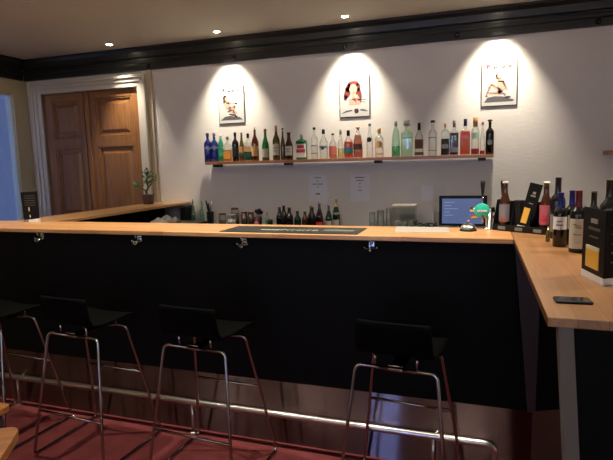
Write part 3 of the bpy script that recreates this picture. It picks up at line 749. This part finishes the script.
bottle('wine_bottle', 'tall dark red bottle with red label behind the bar', (-1.534, 4.95, bcZ+.0005), 1.335-bcZ, .037, 'slim', 'darkred', cap='silver', caph=.10, lab='red', labz=(.1, .26))
bottle('wine_bottle', 'green bottle with white label left of the gold foiled bottle', (-1.435, 4.95, bcZ+.0005), 1.301-bcZ, .034, 'slim', 'darkgreen', cap='greycap', caph=.08, lab='cream', labz=(.15, .34))
bottle('champagne_bottle', 'green sparkling wine bottle with gold foil, rightmost of the row', (-1.358, 4.95, bcZ+.0005), 1.355-bcZ, .038, 'champagne', 'darkgreen', foil='gold', foilz=.74, lab='cream', labz=(.10, .32), band='silver', bandz=(.50, .56))
# jars
def jar(label, x, y, zt, r, content=None, lid='greycap', fill=.7):
    h = zt-bcZ; t = thing('glass_jar', label, 'jar', (x, y, bcZ+.0005))
    MB().lathe([(0, 0), (r*.94, 0), (r, .006), (r, h*.80), (r*.85, h*.88), (r*.85, h*.9), (0, h*.9)], n=20).build('glass_body', G['clear'], t)
    if content: MB().lathe([(0, .005), (r*.92, .005), (r*.92, h*fill), (0, h*fill)], n=18).build('contents', M[content], t)
    MB().lathe([(0, h*.9), (r*.92, h*.9), (r*.92, h-.002), (r*.88, h), (0, h)], n=20).build('lid', M[lid], t)
    return t
jar('glass jar with brown contents, leftmost of the jars', -2.625, 4.93, 1.205, .042, 'jar', 'brownlabel', .5)
jar('tall glass jar behind the two lower jars', -2.540, 5.06, 1.254, .045, 'ceramic', 'ceramic', .7)
jar('wide glass jar with grey lid right of the leftmost jar', -2.500, 4.90, 1.195, .048, 'rag', 'greycap', .7)
jar('dark brown jar left of the twin brown jar', -2.375, 4.95, 1.222, .036, 'jar', 'brownlabel', .85)
jar('dark brown jar touching the black utensil pot', -2.296, 4.95, 1.218, .036, 'jar', 'brownlabel', .85)
t = thing('knife_holder', 'narrow black holder with upright black knives', 'knife holder', (-2.785, 4.95, bcZ))
MB().prism([(-.022, 0), (.022, 0), (.028, .17), (-.028, .17)], -.03, .03, axis='Y').build('holder_body', M['blackplastic'], t)
for (a, b_) in [(-.045, .29), (-.018, .26), (.022, .285)]:
    MB().tube([(a*.4, 0, .16), (a, 0, b_)], .009).build('knife_handle', M['blackplastic'] if a < .02 else M['greycap'], t)
t = thing('utensil_pot', 'black pot of dark round-headed bar utensils', 'utensil pot', (-2.205, 4.93, bcZ))
MB().lathe([(0, 0), (.035, 0), (.038, .006), (.040, .12), (.036, .12), (.035, .01), (0, .01)]).build('pot', M['blackplastic'], t)
for a, b_, c in [(-.02, .01, .19), (.02, -.01, .20), (.0, .015, .175), (.032, .01, .178)]:
    b = MB(); b.tube([(a*.3, b_*.3, .02), (a, b_, c-.02)], .004); b.sphere((a, b_, c-.012), .024, 1, .6, .9, 10); b.build('utensil', M['blackplastic'], t)
bottle('squeeze_bottle', 'pink plastic squeeze bottle between dark pot and grey bottle', (-2.168, 4.80, bcZ), .12, .024, 'round', 'pinkcloth', cap='pinkcloth', caph=.12)
bottle('small_bottle', 'small greyish bottle right of the pink squeeze bottle', (-2.110, 4.95, bcZ), .170, .022, 'round', 'clear', cap='greycap', caph=.15, liquid='tealpale', lz=.5)
t = thing('bar_strainer', 'low dark bar tool lying right of the small greyish bottle', 'bar tool', (-2.055, 4.9, bcZ))
MB().lathe([(0, .04), (.024, .04), (.026, .06), (.024, .095), (0, .105)]).build('bowl', M['blackplastic'], t); MB().lathe([(0, 0), (.020, 0), (.012, .04), (0, .04)]).build('foot', M['blackplastic'], t)
# left end: carafes, tray, cloths
for i, (x, y, zt, r, g, lab) in enumerate([(-3.040, 5.02, 1.347, .020, 'dark', 'thin black bottle against the wall at the left of the carafes'),
    (-2.995, 4.95, 1.347, .024, 'cleargreen', 'greyish glass carafe, leftmost of three behind the left worktop'),
    (-2.945, 5.05, 1.336, .024, 'cleargreen', 'greyish glass carafe, middle of three behind the left worktop'),
    (-2.895, 4.97, 1.346, .022, 'cleargreen', 'greyish glass carafe, rightmost of three behind the left worktop'),
    (-2.862, 5.10, 1.291, .013, 'dark', 'very thin black bottle right of the glass carafes')]):
    bottle('carafe' if 0 < i < 4 else 'thin_bottle', lab, (x, y, bcZ+.0005), zt-bcZ, r, 'slim', g, cap='blackplastic' if i in (0, 4) else 'greycap', caph=.08, group='slender bottles left of the shelf')
t = thing('serving_tray', 'bluish grey tray leaning low behind the front worktop, left of the jars', 'tray', (-2.75, 4.70, bcZ))
MB().box(-.14, .14, -.09, .09, .02, .030, .003).build('tray_base', M['greylabel'], t); b = MB()
for s in (-1, 1): b.box(-.14, .14, s*.09-.004, s*.09+.004, .02, .055); b.box(s*.14-.004, s*.14+.004, -.09, .09, .02, .055)
b.build('tray_rim', M['navylabel'], t); MB().box(-.12, .12, -.07, .07, 0, .02).build('tray_foot', M['blackplastic'], t)
# dish drainer inside the left arm, with cloth
t = thing('glass_washer', 'dark low box holding folded grey cloths inside the left bar arm', 'box', (-2.86, 4.1, 0))
MB().box(-.27, .26, -.35, .48, 0, 1.165, .01).build('washer_body', M['blackplastic'], t)
def cloth(label, x, y, z, w, d, h, seed, rz):
    rnd = random.Random(seed); b = bmesh.new(); n = 12; top = []
    for j in range(n+1):
        for i in range(n+1):
            u, v = i/n*2-1, j/n*2-1
            e = max(0, 1-max(abs(u), abs(v))**3)
            top.append(b.verts.new((u*w*(1+.06*math.sin(5*v+seed)), v*d*(1+.06*math.cos(4*u)), h*e*(.75+.25*math.sin(7*u+3*v+seed))+.001)))
    for j in range(n):
        for i in range(n): b.faces.new([top[j*(n+1)+i], top[j*(n+1)+i+1], top[(j+1)*(n+1)+i+1], top[(j+1)*(n+1)+i]])
    for f_ in b.faces: f_.smooth = True
    ext = bmesh.ops.solidify(b, geom=list(b.faces), thickness=.004)
    m_ = MB(); m_.merge(b); o = m_.build('folded_cloth', M['rag'], None, (x, y, z)); o.rotation_euler = (0, 0, rz)
    return tag(o, label, 'cloth', 'grey cloths inside the left bar arm')
cloth('crumpled grey cloth, farther of two inside the left bar arm', -2.93, 4.33, 1.169, .13, .11, .075, 1, .4)
cloth('crumpled grey cloth, nearer of two inside the left bar arm', -2.80, 4.02, 1.169, .14, .10, .06, 5, -.5)
t = thing('storage_box', 'small black box in the corner between left worktop and wall bottles', 'box', (-3.13, 5.00, bcZ))
MB().box(-.001, .066, -.10, .10, 0, .215, .004).build('box_body', M['blackplastic'], t); MB().box(.004, .060, -.09, .09, .2155, .232, .003).build('lid', M['matrubber'], t)
# glasses right
def tumbler(label, x, y, zt, r, group='upside-down glasses on the back counter'):
    h = zt-bcZ; o = MB().lathe([(r, 0), (r*.86, h-.004), (r*.82, h), (0, h), (0, h-.006), (r*.80, h-.008), (r*.95, 0), (r, 0)], n=20).build('drinking_glass', G['clear'], None, (x, y, bcZ+.0005))
    return tag(o, label, 'glass', group)
tumbler('upturned clear glass, leftmost of the glasses left of the plastic box', -.990, 4.95, 1.226, .036)
tumbler('upturned clear glass, middle of the glasses left of the plastic box', -.905, 4.93, 1.246, .042)
tumbler('upturned tall clear glass touching the plastic box', -.832, 4.97, 1.266, .033)
t = thing('cup_rack', 'clear plastic box with white lid holding cups, behind the worktop', 'box', (-.678, 4.96, bcZ))
b = MB()
for s in (-1, 1): b.box(-.105, .105, s*.09-.002, s*.09+.002, 0, .225); b.box(s*.105-.002, s*.105+.002, -.088, .088, 0, .225)
b.build('clear_walls', G['clear'], t); MB().box(-.112, .112, -.096, .096, .2255, .250, .006).build('lid', M['sheet'], t)
for i in range(3): 
    for j in (0, 1): MB().lathe([(0, 0), (.022, 0), (.028, .085), (.026, .085), (.020, .004), (0, .004)], ((-.065+.065*i), (-.04 if j == 0 else .04), .002 + .0)).build('cup', M['white'] if (i+j) % 2 else M['cream'], t)
t = thing('cable_bundle', 'dark tangle of cables left of the black screen', 'cables', (-.47, 4.85, bcZ))
b = MB()
for k in range(5):
    pts = [(-.10+.05*i+random.uniform(-.01, .01), random.uniform(-.05, .05), .02+random.uniform(.0, .07)) for i in range(5)]; b.tube(pts, .006, n=6, fil=.02)
b.sphere((-.095, 0, .095), .022, seg=10)
b.build('cable', M['darkcable'], t); MB().box(-.11, .11, -.05, .05, 0, .05, .008).build('adapter_box', M['blackplastic'], t)
t = tag(MB().box(-.07, .07, -.004, .004, 0, .185, .001).build('leaning_paper', M['papershade'], None, (-.49, 5.15, bcZ+.001)), 'grey sheet standing behind the dark cables against the wall', 'paper')

# POS screen
t = thing('till_screen', 'black framed flat till screen with glowing blue display', 'screen', (-.140, 4.95, bcZ))
MB().box(-.213, .213, -.018, .018, .055, .335, .006).build('screen_frame', M['blackplastic'], t)
d = MB().box(-.185, .180, -.0195, -.0175, .075, .308).build('display', M['screen'], t)
b = MB()
for k, l in enumerate([.09, .06, .12, .05, .08]): b.box(-.165, -.165+l, -.0202, -.0192, .270-k*.03, .276-k*.03)
b.build('display_text', M['screenline'], d)
b = MB(); b.box(-.03, .03, .018, .05, .01, .2); b.box(-.1, .1, -.07, .09, 0, .012, .004); b.build('stand', M['blackplastic'], t)
MB().box(.05, .115, -.021, -.017, .058, .070).build('sticker', M['greylabel'], t)

# ------------------------------------------------------------------ on the front worktop
Z = CT+.0003
def tf(x, y, rz): return (x, y, Z), rz
# bar mat with faint print
t = thing('bar_mat', 'long flat black bar mat with pale print on the front worktop', 'bar mat', (-1.075, 2.915, Z))
mt = MB().box(-.432, .432, -.135, .135, 0, .004, .0015).build('rubber_sheet', M['matrubber'], t)
b = MB(); rnd = random.Random(3)
x0 = -.20
while x0 < .16:
    w = rnd.uniform(.018, .034); h0 = rnd.uniform(.03, .05)
    b.box(x0, x0+w*.45, -.02-h0/2, -.02+h0/2, .0041, .0048); b.box(x0, x0+w, -.02+h0/2-.01, -.02+h0/2, .0041, .0048)
    if rnd.random() < .6: b.box(x0+w*.75, x0+w, -.02-h0/2, -.02+h0/2, .0041, .0048)
    x0 += w+.010
for q in (-.09, .09): b.box(.20, .38, q*.2-.004, q*.2+.004, .0041, .0046)
b.build('mat_print', M['matprint'], mt)
t = tag(MB().prism([(-.481, 3.172), (-.455, 2.905), (-.150, 2.935), (-.172, 3.176)], 0, .0012).build('paper_sheet', M['sheet'], None, (0, 0, Z)), 'white paper sheet lying flat on the front worktop left of the bell', 'paper')

t = thing('service_bell', 'chrome reception bell with a push knob and black foot', 'bell', (-.055, 3.035, Z))
MB().lathe([(0, 0), (.046, 0), (.047, .008), (.040, .012), (0, .012)], n=28).build('base', M['blackplastic'], t)
MB().lathe([(.0435, .013), (.0435, .016), (.039, .026), (.028, .036), (.012, .042), (0, .043)], n=28).build('dome', M['chromeb'], t)
MB().lathe([(0, .043), (.004, .043), (.004, .052), (.008, .053), (.008, .057), (0, .059)], n=14).build('push_knob', M['chromeb'], t)

t = thing('beer_tap', 'chrome beer tap with round green badge and black handle', 'beer tap', (.022, 3.13, Z))
MB().lathe([(0, 0), (.034, 0), (.034, .006), (.020, .012), (.019, .118), (0, .118)], (.036, 0, 0), n=20).build('column', M['steel'], t)
MB().tube([(-.070, 0, .112), (.066, 0, .112)], .0165, n=16).build('crossbar', M['chromeb'], t)
MB().tube([(-.066, .0, .070), (.066, .0, .070)], .009, n=12).build('copper_bar', M['copper'], t)
b = MB().lathe([(0, 0), (.042, 0), (.044, .004), (.040, .010), (0, .013)], n=30); b.xf(Matrix.Translation((-.004, -.030, .108)) @ Matrix.Rotation(PI/2, 4, 'X')); bd = b.build('badge', M['greenmed'], t)
b = MB(); 
for k, (a, w) in enumerate([(-.026, .008), (-.016, .006), (-.007, .007), (.003, .005), (.011, .007), (.020, .007)]): b.box(a-.004, a-.004+w, -.0445, -.0425, .104, .113)
b.build('badge_print', M['white'], bd)
MB().tube([(-.002, -.022, .108), (-.002, -.022, .200)], .005).build('handle_stem', M['chrome'], t)
MB().lathe([(0, .196), (.006, .196), (.008, .21), (.013, .262), (.012, .278), (0, .280)], (-.002, -.022, 0), n=16).build('handle', M['blackplastic'], t)
MB().tube([(.000, -.010, .10), (.000, -.05, .085), (.000, -.052, .045)], .006, fil=.015).build('spout', M['chrome'], t)
t = thing('beer_tap', 'second beer tap handle rising behind the bottle display stand', 'beer tap', (.132, 3.161, Z))
MB().tube([(0, 0, .0), (0, 0, .112)], .017, n=16).build('column', M['steel'], t)
MB().tube([(0, -.0, .11), (0, -.0, .19)], .005).build('handle_stem', M['chrome'], t)
MB().lathe([(0, .175), (.007, .175), (.009, .20), (.015, .262), (.014, .276), (0, .278)], n=16).build('handle', M['blackplastic'], t)

# bottle display stand with three bays
ang = -math.atan2(3.09-2.905, .350-.085)
hx, hy = (.085+.350)/2, (3.09+2.905)/2+.035
t = thing('display_stand', 'black three-bay bottle display stand with small price plates', 'display stand', (hx+.018, hy, Z), ang)
HW = .163
MB().box(-HW, HW, -.040, .045, 0, .008).build('base', M['blackplastic'], t)
MB().box(-HW, HW, -.044, -.040, 0, .036, .001).build('front_lip', M['blackplastic'], t)
MB().box(-HW, HW, .0405, .045, .008, .165, .001).build('back_panel', M['blackplastic'], t)
for x in (-HW, -.056, .052, HW-.004):
    MB().prism([(-.040, .036), (-.040, .008), (.040, .008), (.040, .172), (-.005, .172)], x, x+.004, axis='X').build('divider', M['blackplastic'], t)
MB().prism([(-.048, .008), (-.004, .008), (-.018, .172), (-.048, .172)], -.012, .036, axis='Y').build('bay_block', M['blackplastic'], t)
for x in (-.105, -.002, .105): MB().box(x-.022, x+.022, -.0462, -.0442, .008, .026).build('price_plate', M['greylabel'], t)
def onstand(lx, ly):
    c, s = math.cos(ang), math.sin(ang); return (hx+.018+c*lx-s*ly, hy+s*lx+c*ly, Z+.0085)
bottle('beer_bottle', 'brown beer bottle with grey label in the left bay of the stand', onstand(-.112, -.005), .266, .031, 'beer', 'beerbrown', cap='white', caph=.035, capr=.5, lab='greylabel', labz=(.16, .52), mark=('redcap', [(.05, .16, -125, -60), (.2, .26, -118, -66)]), face=ang*.5)
bottle('beer_bottle', 'brown beer bottle with pink label in the right bay of the stand', onstand(.122, .004), .268, .031, 'beer', 'beerbrown', cap='white', caph=.03, capr=.5, lab='pink', labz=(.16, .54), mark=('red', [(.15, .32, -125, -60), (.4, .46, -118, -66)]), face=ang*.5)
# leaning menu card in the middle bay
ox, oy, oz = onstand(.004, -.034)
t = thing('menu_card', 'tilted dark menu card with a beer picture in the display stand', 'menu', (ox+.012, oy, oz+.002))
t.rotation_euler = (math.radians(-4), math.radians(13), ang*.7)
mc = MB().box(-.034, .034, -.0015, .0015, .0, .262, .0005).build('card', M['menublack'], t)
MB().box(-.026, .006, -.0026, -.0014, .040, .125).build('beer_picture', M['beer'], mc)
for q in [(-.012, .014, .190, .198), (-.005, .010, .204, .217), (-.010, .012, .150, .154)]: MB().box(q[0], q[1], -.0024, -.0014, q[2], q[3]).build('card_print', M['greycap'], mc)
MB().prism([(-.040, .0), (-.036, .022), (.010, .026), (.034, .020), (.034, 0)], -.006, -.0028, axis='Y').build('torn_foot', M['white'], mc)

# ------------------------------------------------------------------ wine bottles on the right arm
WG = 'wine bottles on the right bar arm'
bottle('wine_bottle', 'tall wine bottle with black capsule, behind the blue capped ones', (.372, 2.806, Z), .303, .036, 'wine', 'dark', foil='blackgloss', foilz=.74, group=WG, lab='greylabel', labz=(.12, .4))
bottle('wine_bottle', 'wine bottle with blue capsule and small white square label', (.351, 2.543, Z), .245, .0295, 'wine', 'dark', foil='bluefoil', foilz=.74, lab='white', labz=(.33, .56), mark=('printgrey', [(.3, .4, -115, -60), (.6, .68, -110, -66)]), group=WG, face=-.25)
bottle('wine_bottle', 'wine bottle with blue capsule half hidden behind the red capped bottle', (.406, 2.610, Z), .250, .030, 'wine', 'dark', foil='bluefoil', foilz=.74, lab='cream', labz=(.30, .55), group=WG)
bottle('wine_bottle', 'wine bottle with dark red capsule and tall cream label', (.399, 2.401, Z), .262, .033, 'wine', 'dark', foil='redfoil', foilz=.74, lab='cream', labz=(.07, .55), group=WG, face=-.2,
       mark=('creamart', [(.80, .83, -118, -95), (.76, .79, -105, -70), (.72, .74, -112, -66), (.68, .70, -95, -60), (.46, .50, -118, -108), (.46, .50, -104, -92), (.46, .49, -88, -62), (.20, .21, -110, -70)]))
bottle('wine_bottle', 'dark wine bottle with silver topped capsule behind the menu card', (.491, 2.590, Z), .246, .030, 'wine', 'dark', foil='blackgloss', foilz=.74, cap='silver', caph=.012, group=WG)
bottle('wine_bottle', 'tallest dark wine bottle, rightmost, rising above the menu card', (.508, 2.383, Z), .305, .036, 'wine', 'dark', foil='blackgloss', foilz=.72, group=WG)
bottle('small_bottle', 'tiny gold and green bottle between display stand and blue capped wine', (.318, 2.68, Z), .075, .010, 'round', 'olive', cap='gold', caph=.25)

# standing folded menu card
t = thing('menu_card', 'tall black folded menu with a beer glass picture on the right worktop', 'menu', (0, 0, Z))
A_, B_, C_ = Vector((.338, 1.935)), Vector((.372, 1.772)), Vector((.50, 1.86))
def panel(P, Q, z0, z1, th, name, m, par, off=0.):
    d = (Q-P).normalized(); n = Vector((d.y, -d.x)) 
    if n.y > 0: n = -n
    P = P+n*off; Q = Q+n*off
    pts = [(P.x, P.y), (Q.x, Q.y), (Q.x+n.x*-th, Q.y+n.y*-th), (P.x+n.x*-th, P.y+n.y*-th)]
    return MB().prism(pts, z0, z1).build(name, m, par)
# left panel faces the viewer's left
def sub(P, Q, a, b_): return P+(Q-P)*a, P+(Q-P)*b_
MENUTOP = .235
p1 = panel(A_, B_, .022, MENUTOP, .002, 'left_panel', M['menublack'], t)
p2 = panel(B_, C_, .022, MENUTOP, .002, 'right_panel', M['menublack'], t)
for P, Q in ((A_, B_), (B_, C_)): panel(P, Q, 0, .0215, .004, 'white_foot', M['white'], t, .001)
def nout(P, Q, w, up):
    # outward normal of the left panel points to -X
    d = (Q-P).normalized(); n = Vector((d.y, -d.x)); 
    if (n.x if w else n.y) > 0: n = -n
    return n
def patch(P, Q, a, b_, z0, z1, name, m, par, left=True):
    n = nout(P, Q, left, 0); p, q = sub(P, Q, a, b_)
    pts = [(p.x+n.x*.0002, p.y+n.y*.0002), (q.x+n.x*.0002, q.y+n.y*.0002), (q.x+n.x*.0035, q.y+n.y*.0035), (p.x+n.x*.0035, p.y+n.y*.0035)]
    return MB().prism(pts, z0, z1).build(name, m, par)
patch(A_, B_, .22, .78, .040, .100, 'beer_glass_picture', M['beer'], p1)
patch(A_, B_, .22, .78, .100, .112, 'beer_foam_picture', M['foam'], p1)
patch(A_, B_, .30, .80, .165, .173, 'menu_heading', M['menutext'], p1); patch(A_, B_, .40, .68, .188, .202, 'menu_emblem', M['greycap'], p1); patch(A_, B_, .35, .72, .140, .144, 'menu_line', M['menutext'], p1)
for k in range(5): patch(B_, C_, .15, .7, .07+.03*k, .074+.03*k, 'menu_line', M['menutext'], p2, False)

t = thing('phone', 'black flat smartphone lying on the right worktop near its front edge', 'phone', (.254, 1.556, Z), .05)
b = MB().box(-.047, .047, -.026, .026, 0, .0075, .003); ph = b.build('phone_body', M['blackplastic'], t)
MB().box(-.042, .042, -.022, .022, .0074, .0082).build('phone_display', M['phone'], ph)

# ------------------------------------------------------------------ left worktop things
t = thing('potted_plant', 'small bonsai-like potted plant on the left worktop by the wall', 'potted plant', (-3.475, 4.82, Z))
MB().lathe([(0, 0), (.038, 0), (.042, .006), (.050, .10), (.047, .102), (.045, .085), (0, .085)], n=22, sq=[.6]*7).build('pot', M['ceramic'], t)
b = MB(); b.tube([(-.01, 0, .08), (-.02, 0, .13), (.0, .01, .17), (-.01, 0, .23), (.01, 0, .29)], [.012, .012, .010, .008, .005, ][:5], n=8)
b.tube([(-.018, 0, .13), (-.07, .0, .17), (-.12, .0, .19)], [.007, .005, .003], n=6); b.tube([(0, .01, .17), (.05, 0, .21), (.06, 0, .25)], [.006, .005, .003], n=6)
b.build('trunk', M['bark'], t)
b = MB(); rnd = random.Random(11)
def leafy(c, rad, n):
    for _ in range(n):
        p = Vector(c)+Vector((rnd.gauss(0, 1), rnd.gauss(0, 1), rnd.gauss(0, .9)))*rad*.55
        d = Vector((rnd.uniform(-1, 1), rnd.uniform(-1, 1), rnd.uniform(-.6, .8))).normalized(); l = rnd.uniform(.030, .048)
        s_ = d.cross(Vector((rnd.uniform(-1, 1), rnd.uniform(-1, 1), 1))).normalized()*l*.24; n_ = s_.cross(d).normalized()*.001
        v = [p, p+d*l*.5+s_, p+d*l, p+d*l*.5-s_]
        b._add([q+n_ for q in v]+[q-n_ for q in v], [(0, 1, 2, 3), (7, 6, 5, 4), (0, 4, 5, 1), (1, 5, 6, 2), (2, 6, 7, 3), (3, 7, 4, 0)])
leafy((.005, 0, .30), .050, 34); leafy((-.125, 0, .20), .032, 22); leafy((.05, 0, .25), .035, 18); leafy((-.03, 0, .22), .04, 14); leafy((.0, 0, .345), .022, 8)
b.build('leaves', M['leaf'], t); t.scale = (1.12, 1.12, 1.08)
t = thing('menu_card', 'small black standing card with white foot at the left end of the bar', 'menu', (-3.350, 3.125, Z), .35)
b = MB().prism([(-.062, .018), (-.070, .235), (.060, .240), (.060, .018)], -.002, .002, axis='Y'); cd = b.build('card', M['menublack'], t)
MB().prism([(-.020, 0), (-.020, .018), (.066, .026), (.066, 0)], -.012, .002, axis='Y').build('white_foot', M['white'], t)
MB().box(-.062, -.0205, -.006, .002, 0, .018).build('dark_foot', M['greylabel'], t)
b = MB(); b.box(-.018, -.010, -.0034, -.0018, .085, .115, .001); b.box(-.014, -.006, -.0034, -.0018, .035, .055); b.build('card_figure', M['foam'], cd)
b = MB()
for k in range(5): b.box(-.045, .040, -.0028, -.0018, .13+.018*k, .134+.018*k)
b.build('card_print', M['menutext'], cd)

# ------------------------------------------------------------------ bottom left furniture
def rounded(cx, cy, w, d, r, n=6):
    P = []
    for (sx, sy, a0) in [(1, 1, 0), (-1, 1, 90), (-1, -1, 180), (1, -1, 270)]:
        for i in range(n+1):
            a = math.radians(a0+90*i/n); P.append((cx+sx*(w/2-r)+r*math.cos(a), cy+sy*(d/2-r)+r*math.sin(a)))
    return P
ta = math.atan2(-.53, -.85)+PI     # table rotation
t = thing('wooden_table', 'lacquered wooden table with rounded corner at the photo\'s lower left', 'table', (-1.640-.85*.35+.53*.35+.0, 1.385-.53*.35-.85*.35, 0), ta)
MB().prism(rounded(0, 0, .71, .71, .045), .712, .75, .004).build('table_top', M['tablewood'], t)
for sx in (-1, 1):
    for sy in (-1, 1): MB().tube([(sx*.27, sy*.27, 0), (sx*.27, sy*.27, .711)], .018, n=12).build('leg', M['blackplastic'], t)
t = thing('ashtray', 'small dark metal dish on the lower left wooden table', 'dish', (-1.712, 1.300, .7504))
MB().lathe([(0, 0), (.030, 0), (.038, .018), (.035, .018), (.027, .004), (0, .004)]).build('dish', M['steel'], t)
t = thing('wooden_stool', 'low wooden seat on dark metal legs behind the lower left table', 'stool', (-2.60, 1.80, 0))
MB().prism(rounded(0, 0, .40, .38, .03), .415, .45, .004).build('seat', M['tablewood'], t)
for sx in (-1, 1):
    for sy in (-1, 1): MB().tube([(sx*.17, sy*.15, 0), (sx*.16, sy*.14, .414)], .013, n=10).build('leg', M['blackplastic'], t)

# ------------------------------------------------------------------ lights, world, camera
for (x, y) in [(-4.2, -2.25), (-2.6, -2.25), (-.1, -2.25), (1.7, -2.25)]:  # unseen downlights added as neutral fill, bounced off the rear wall
    downlight(x, y, 'unseen fill downlight added in the ceiling behind the viewer', 150, 125, -10, col=(1, .93, .84), group='fill downlights added over the rear of the room')
w = bpy.data.worlds.new('World'); sc.world = w; w.use_nodes = True
bg = w.node_tree.nodes['Background']; wn = w.node_tree
_tc = wn.nodes.new('ShaderNodeTexCoord'); _sp = wn.nodes.new('ShaderNodeSeparateXYZ'); _mr = wn.nodes.new('ShaderNodeMapRange')
wn.links.new(_tc.outputs['Generated'], _sp.inputs[0]); wn.links.new(_sp.outputs['Y'], _mr.inputs['Value'])
_mr.inputs['From Min'].default_value = -.98; _mr.inputs['From Max'].default_value = -.90; _mr.inputs['To Min'].default_value = 9; _mr.inputs['To Max'].default_value = .3
wn.links.new(_mr.outputs[0], bg.inputs['Strength']); bg.inputs['Color'].default_value = (.22, .36, .80, 1); bg.inputs['Strength'].default_value = .5

yaw, pit, rol, F = 0.32664397, 0.12848327, -0.02494857, 511.75
fw_ = Vector((-math.sin(yaw)*math.cos(pit), math.cos(yaw)*math.cos(pit), -math.sin(pit)))
r0 = Vector((math.cos(yaw), math.sin(yaw), 0)); u0 = r0.cross(fw_)
r_ = r0*math.cos(rol)+u0*math.sin(rol); u_ = -r0*math.sin(rol)+u0*math.cos(rol)
cam = bpy.data.cameras.new('Camera'); cam.sensor_width = 36; cam.lens = F/613*36; cam.clip_start = .05
co = bpy.data.objects.new('Camera', cam); C.objects.link(co)
co.matrix_world = Matrix(((r_.x, u_.x, -fw_.x, 0), (r_.y, u_.y, -fw_.y, 0), (r_.z, u_.z, -fw_.z, 1.711), (0, 0, 0, 1)))
sc.camera = co
vs = sc.view_settings; vs.view_transform = 'Standard'; vs.look = 'None'; vs.gamma = 1; vs.exposure = 0.9; vs.use_curve_mapping = False
sc.cycles.transparent_max_bounces = 24; sc.cycles.max_bounces = 10; sc.cycles.diffuse_bounces = 5
sc.cycles.sample_clamp_indirect = 6
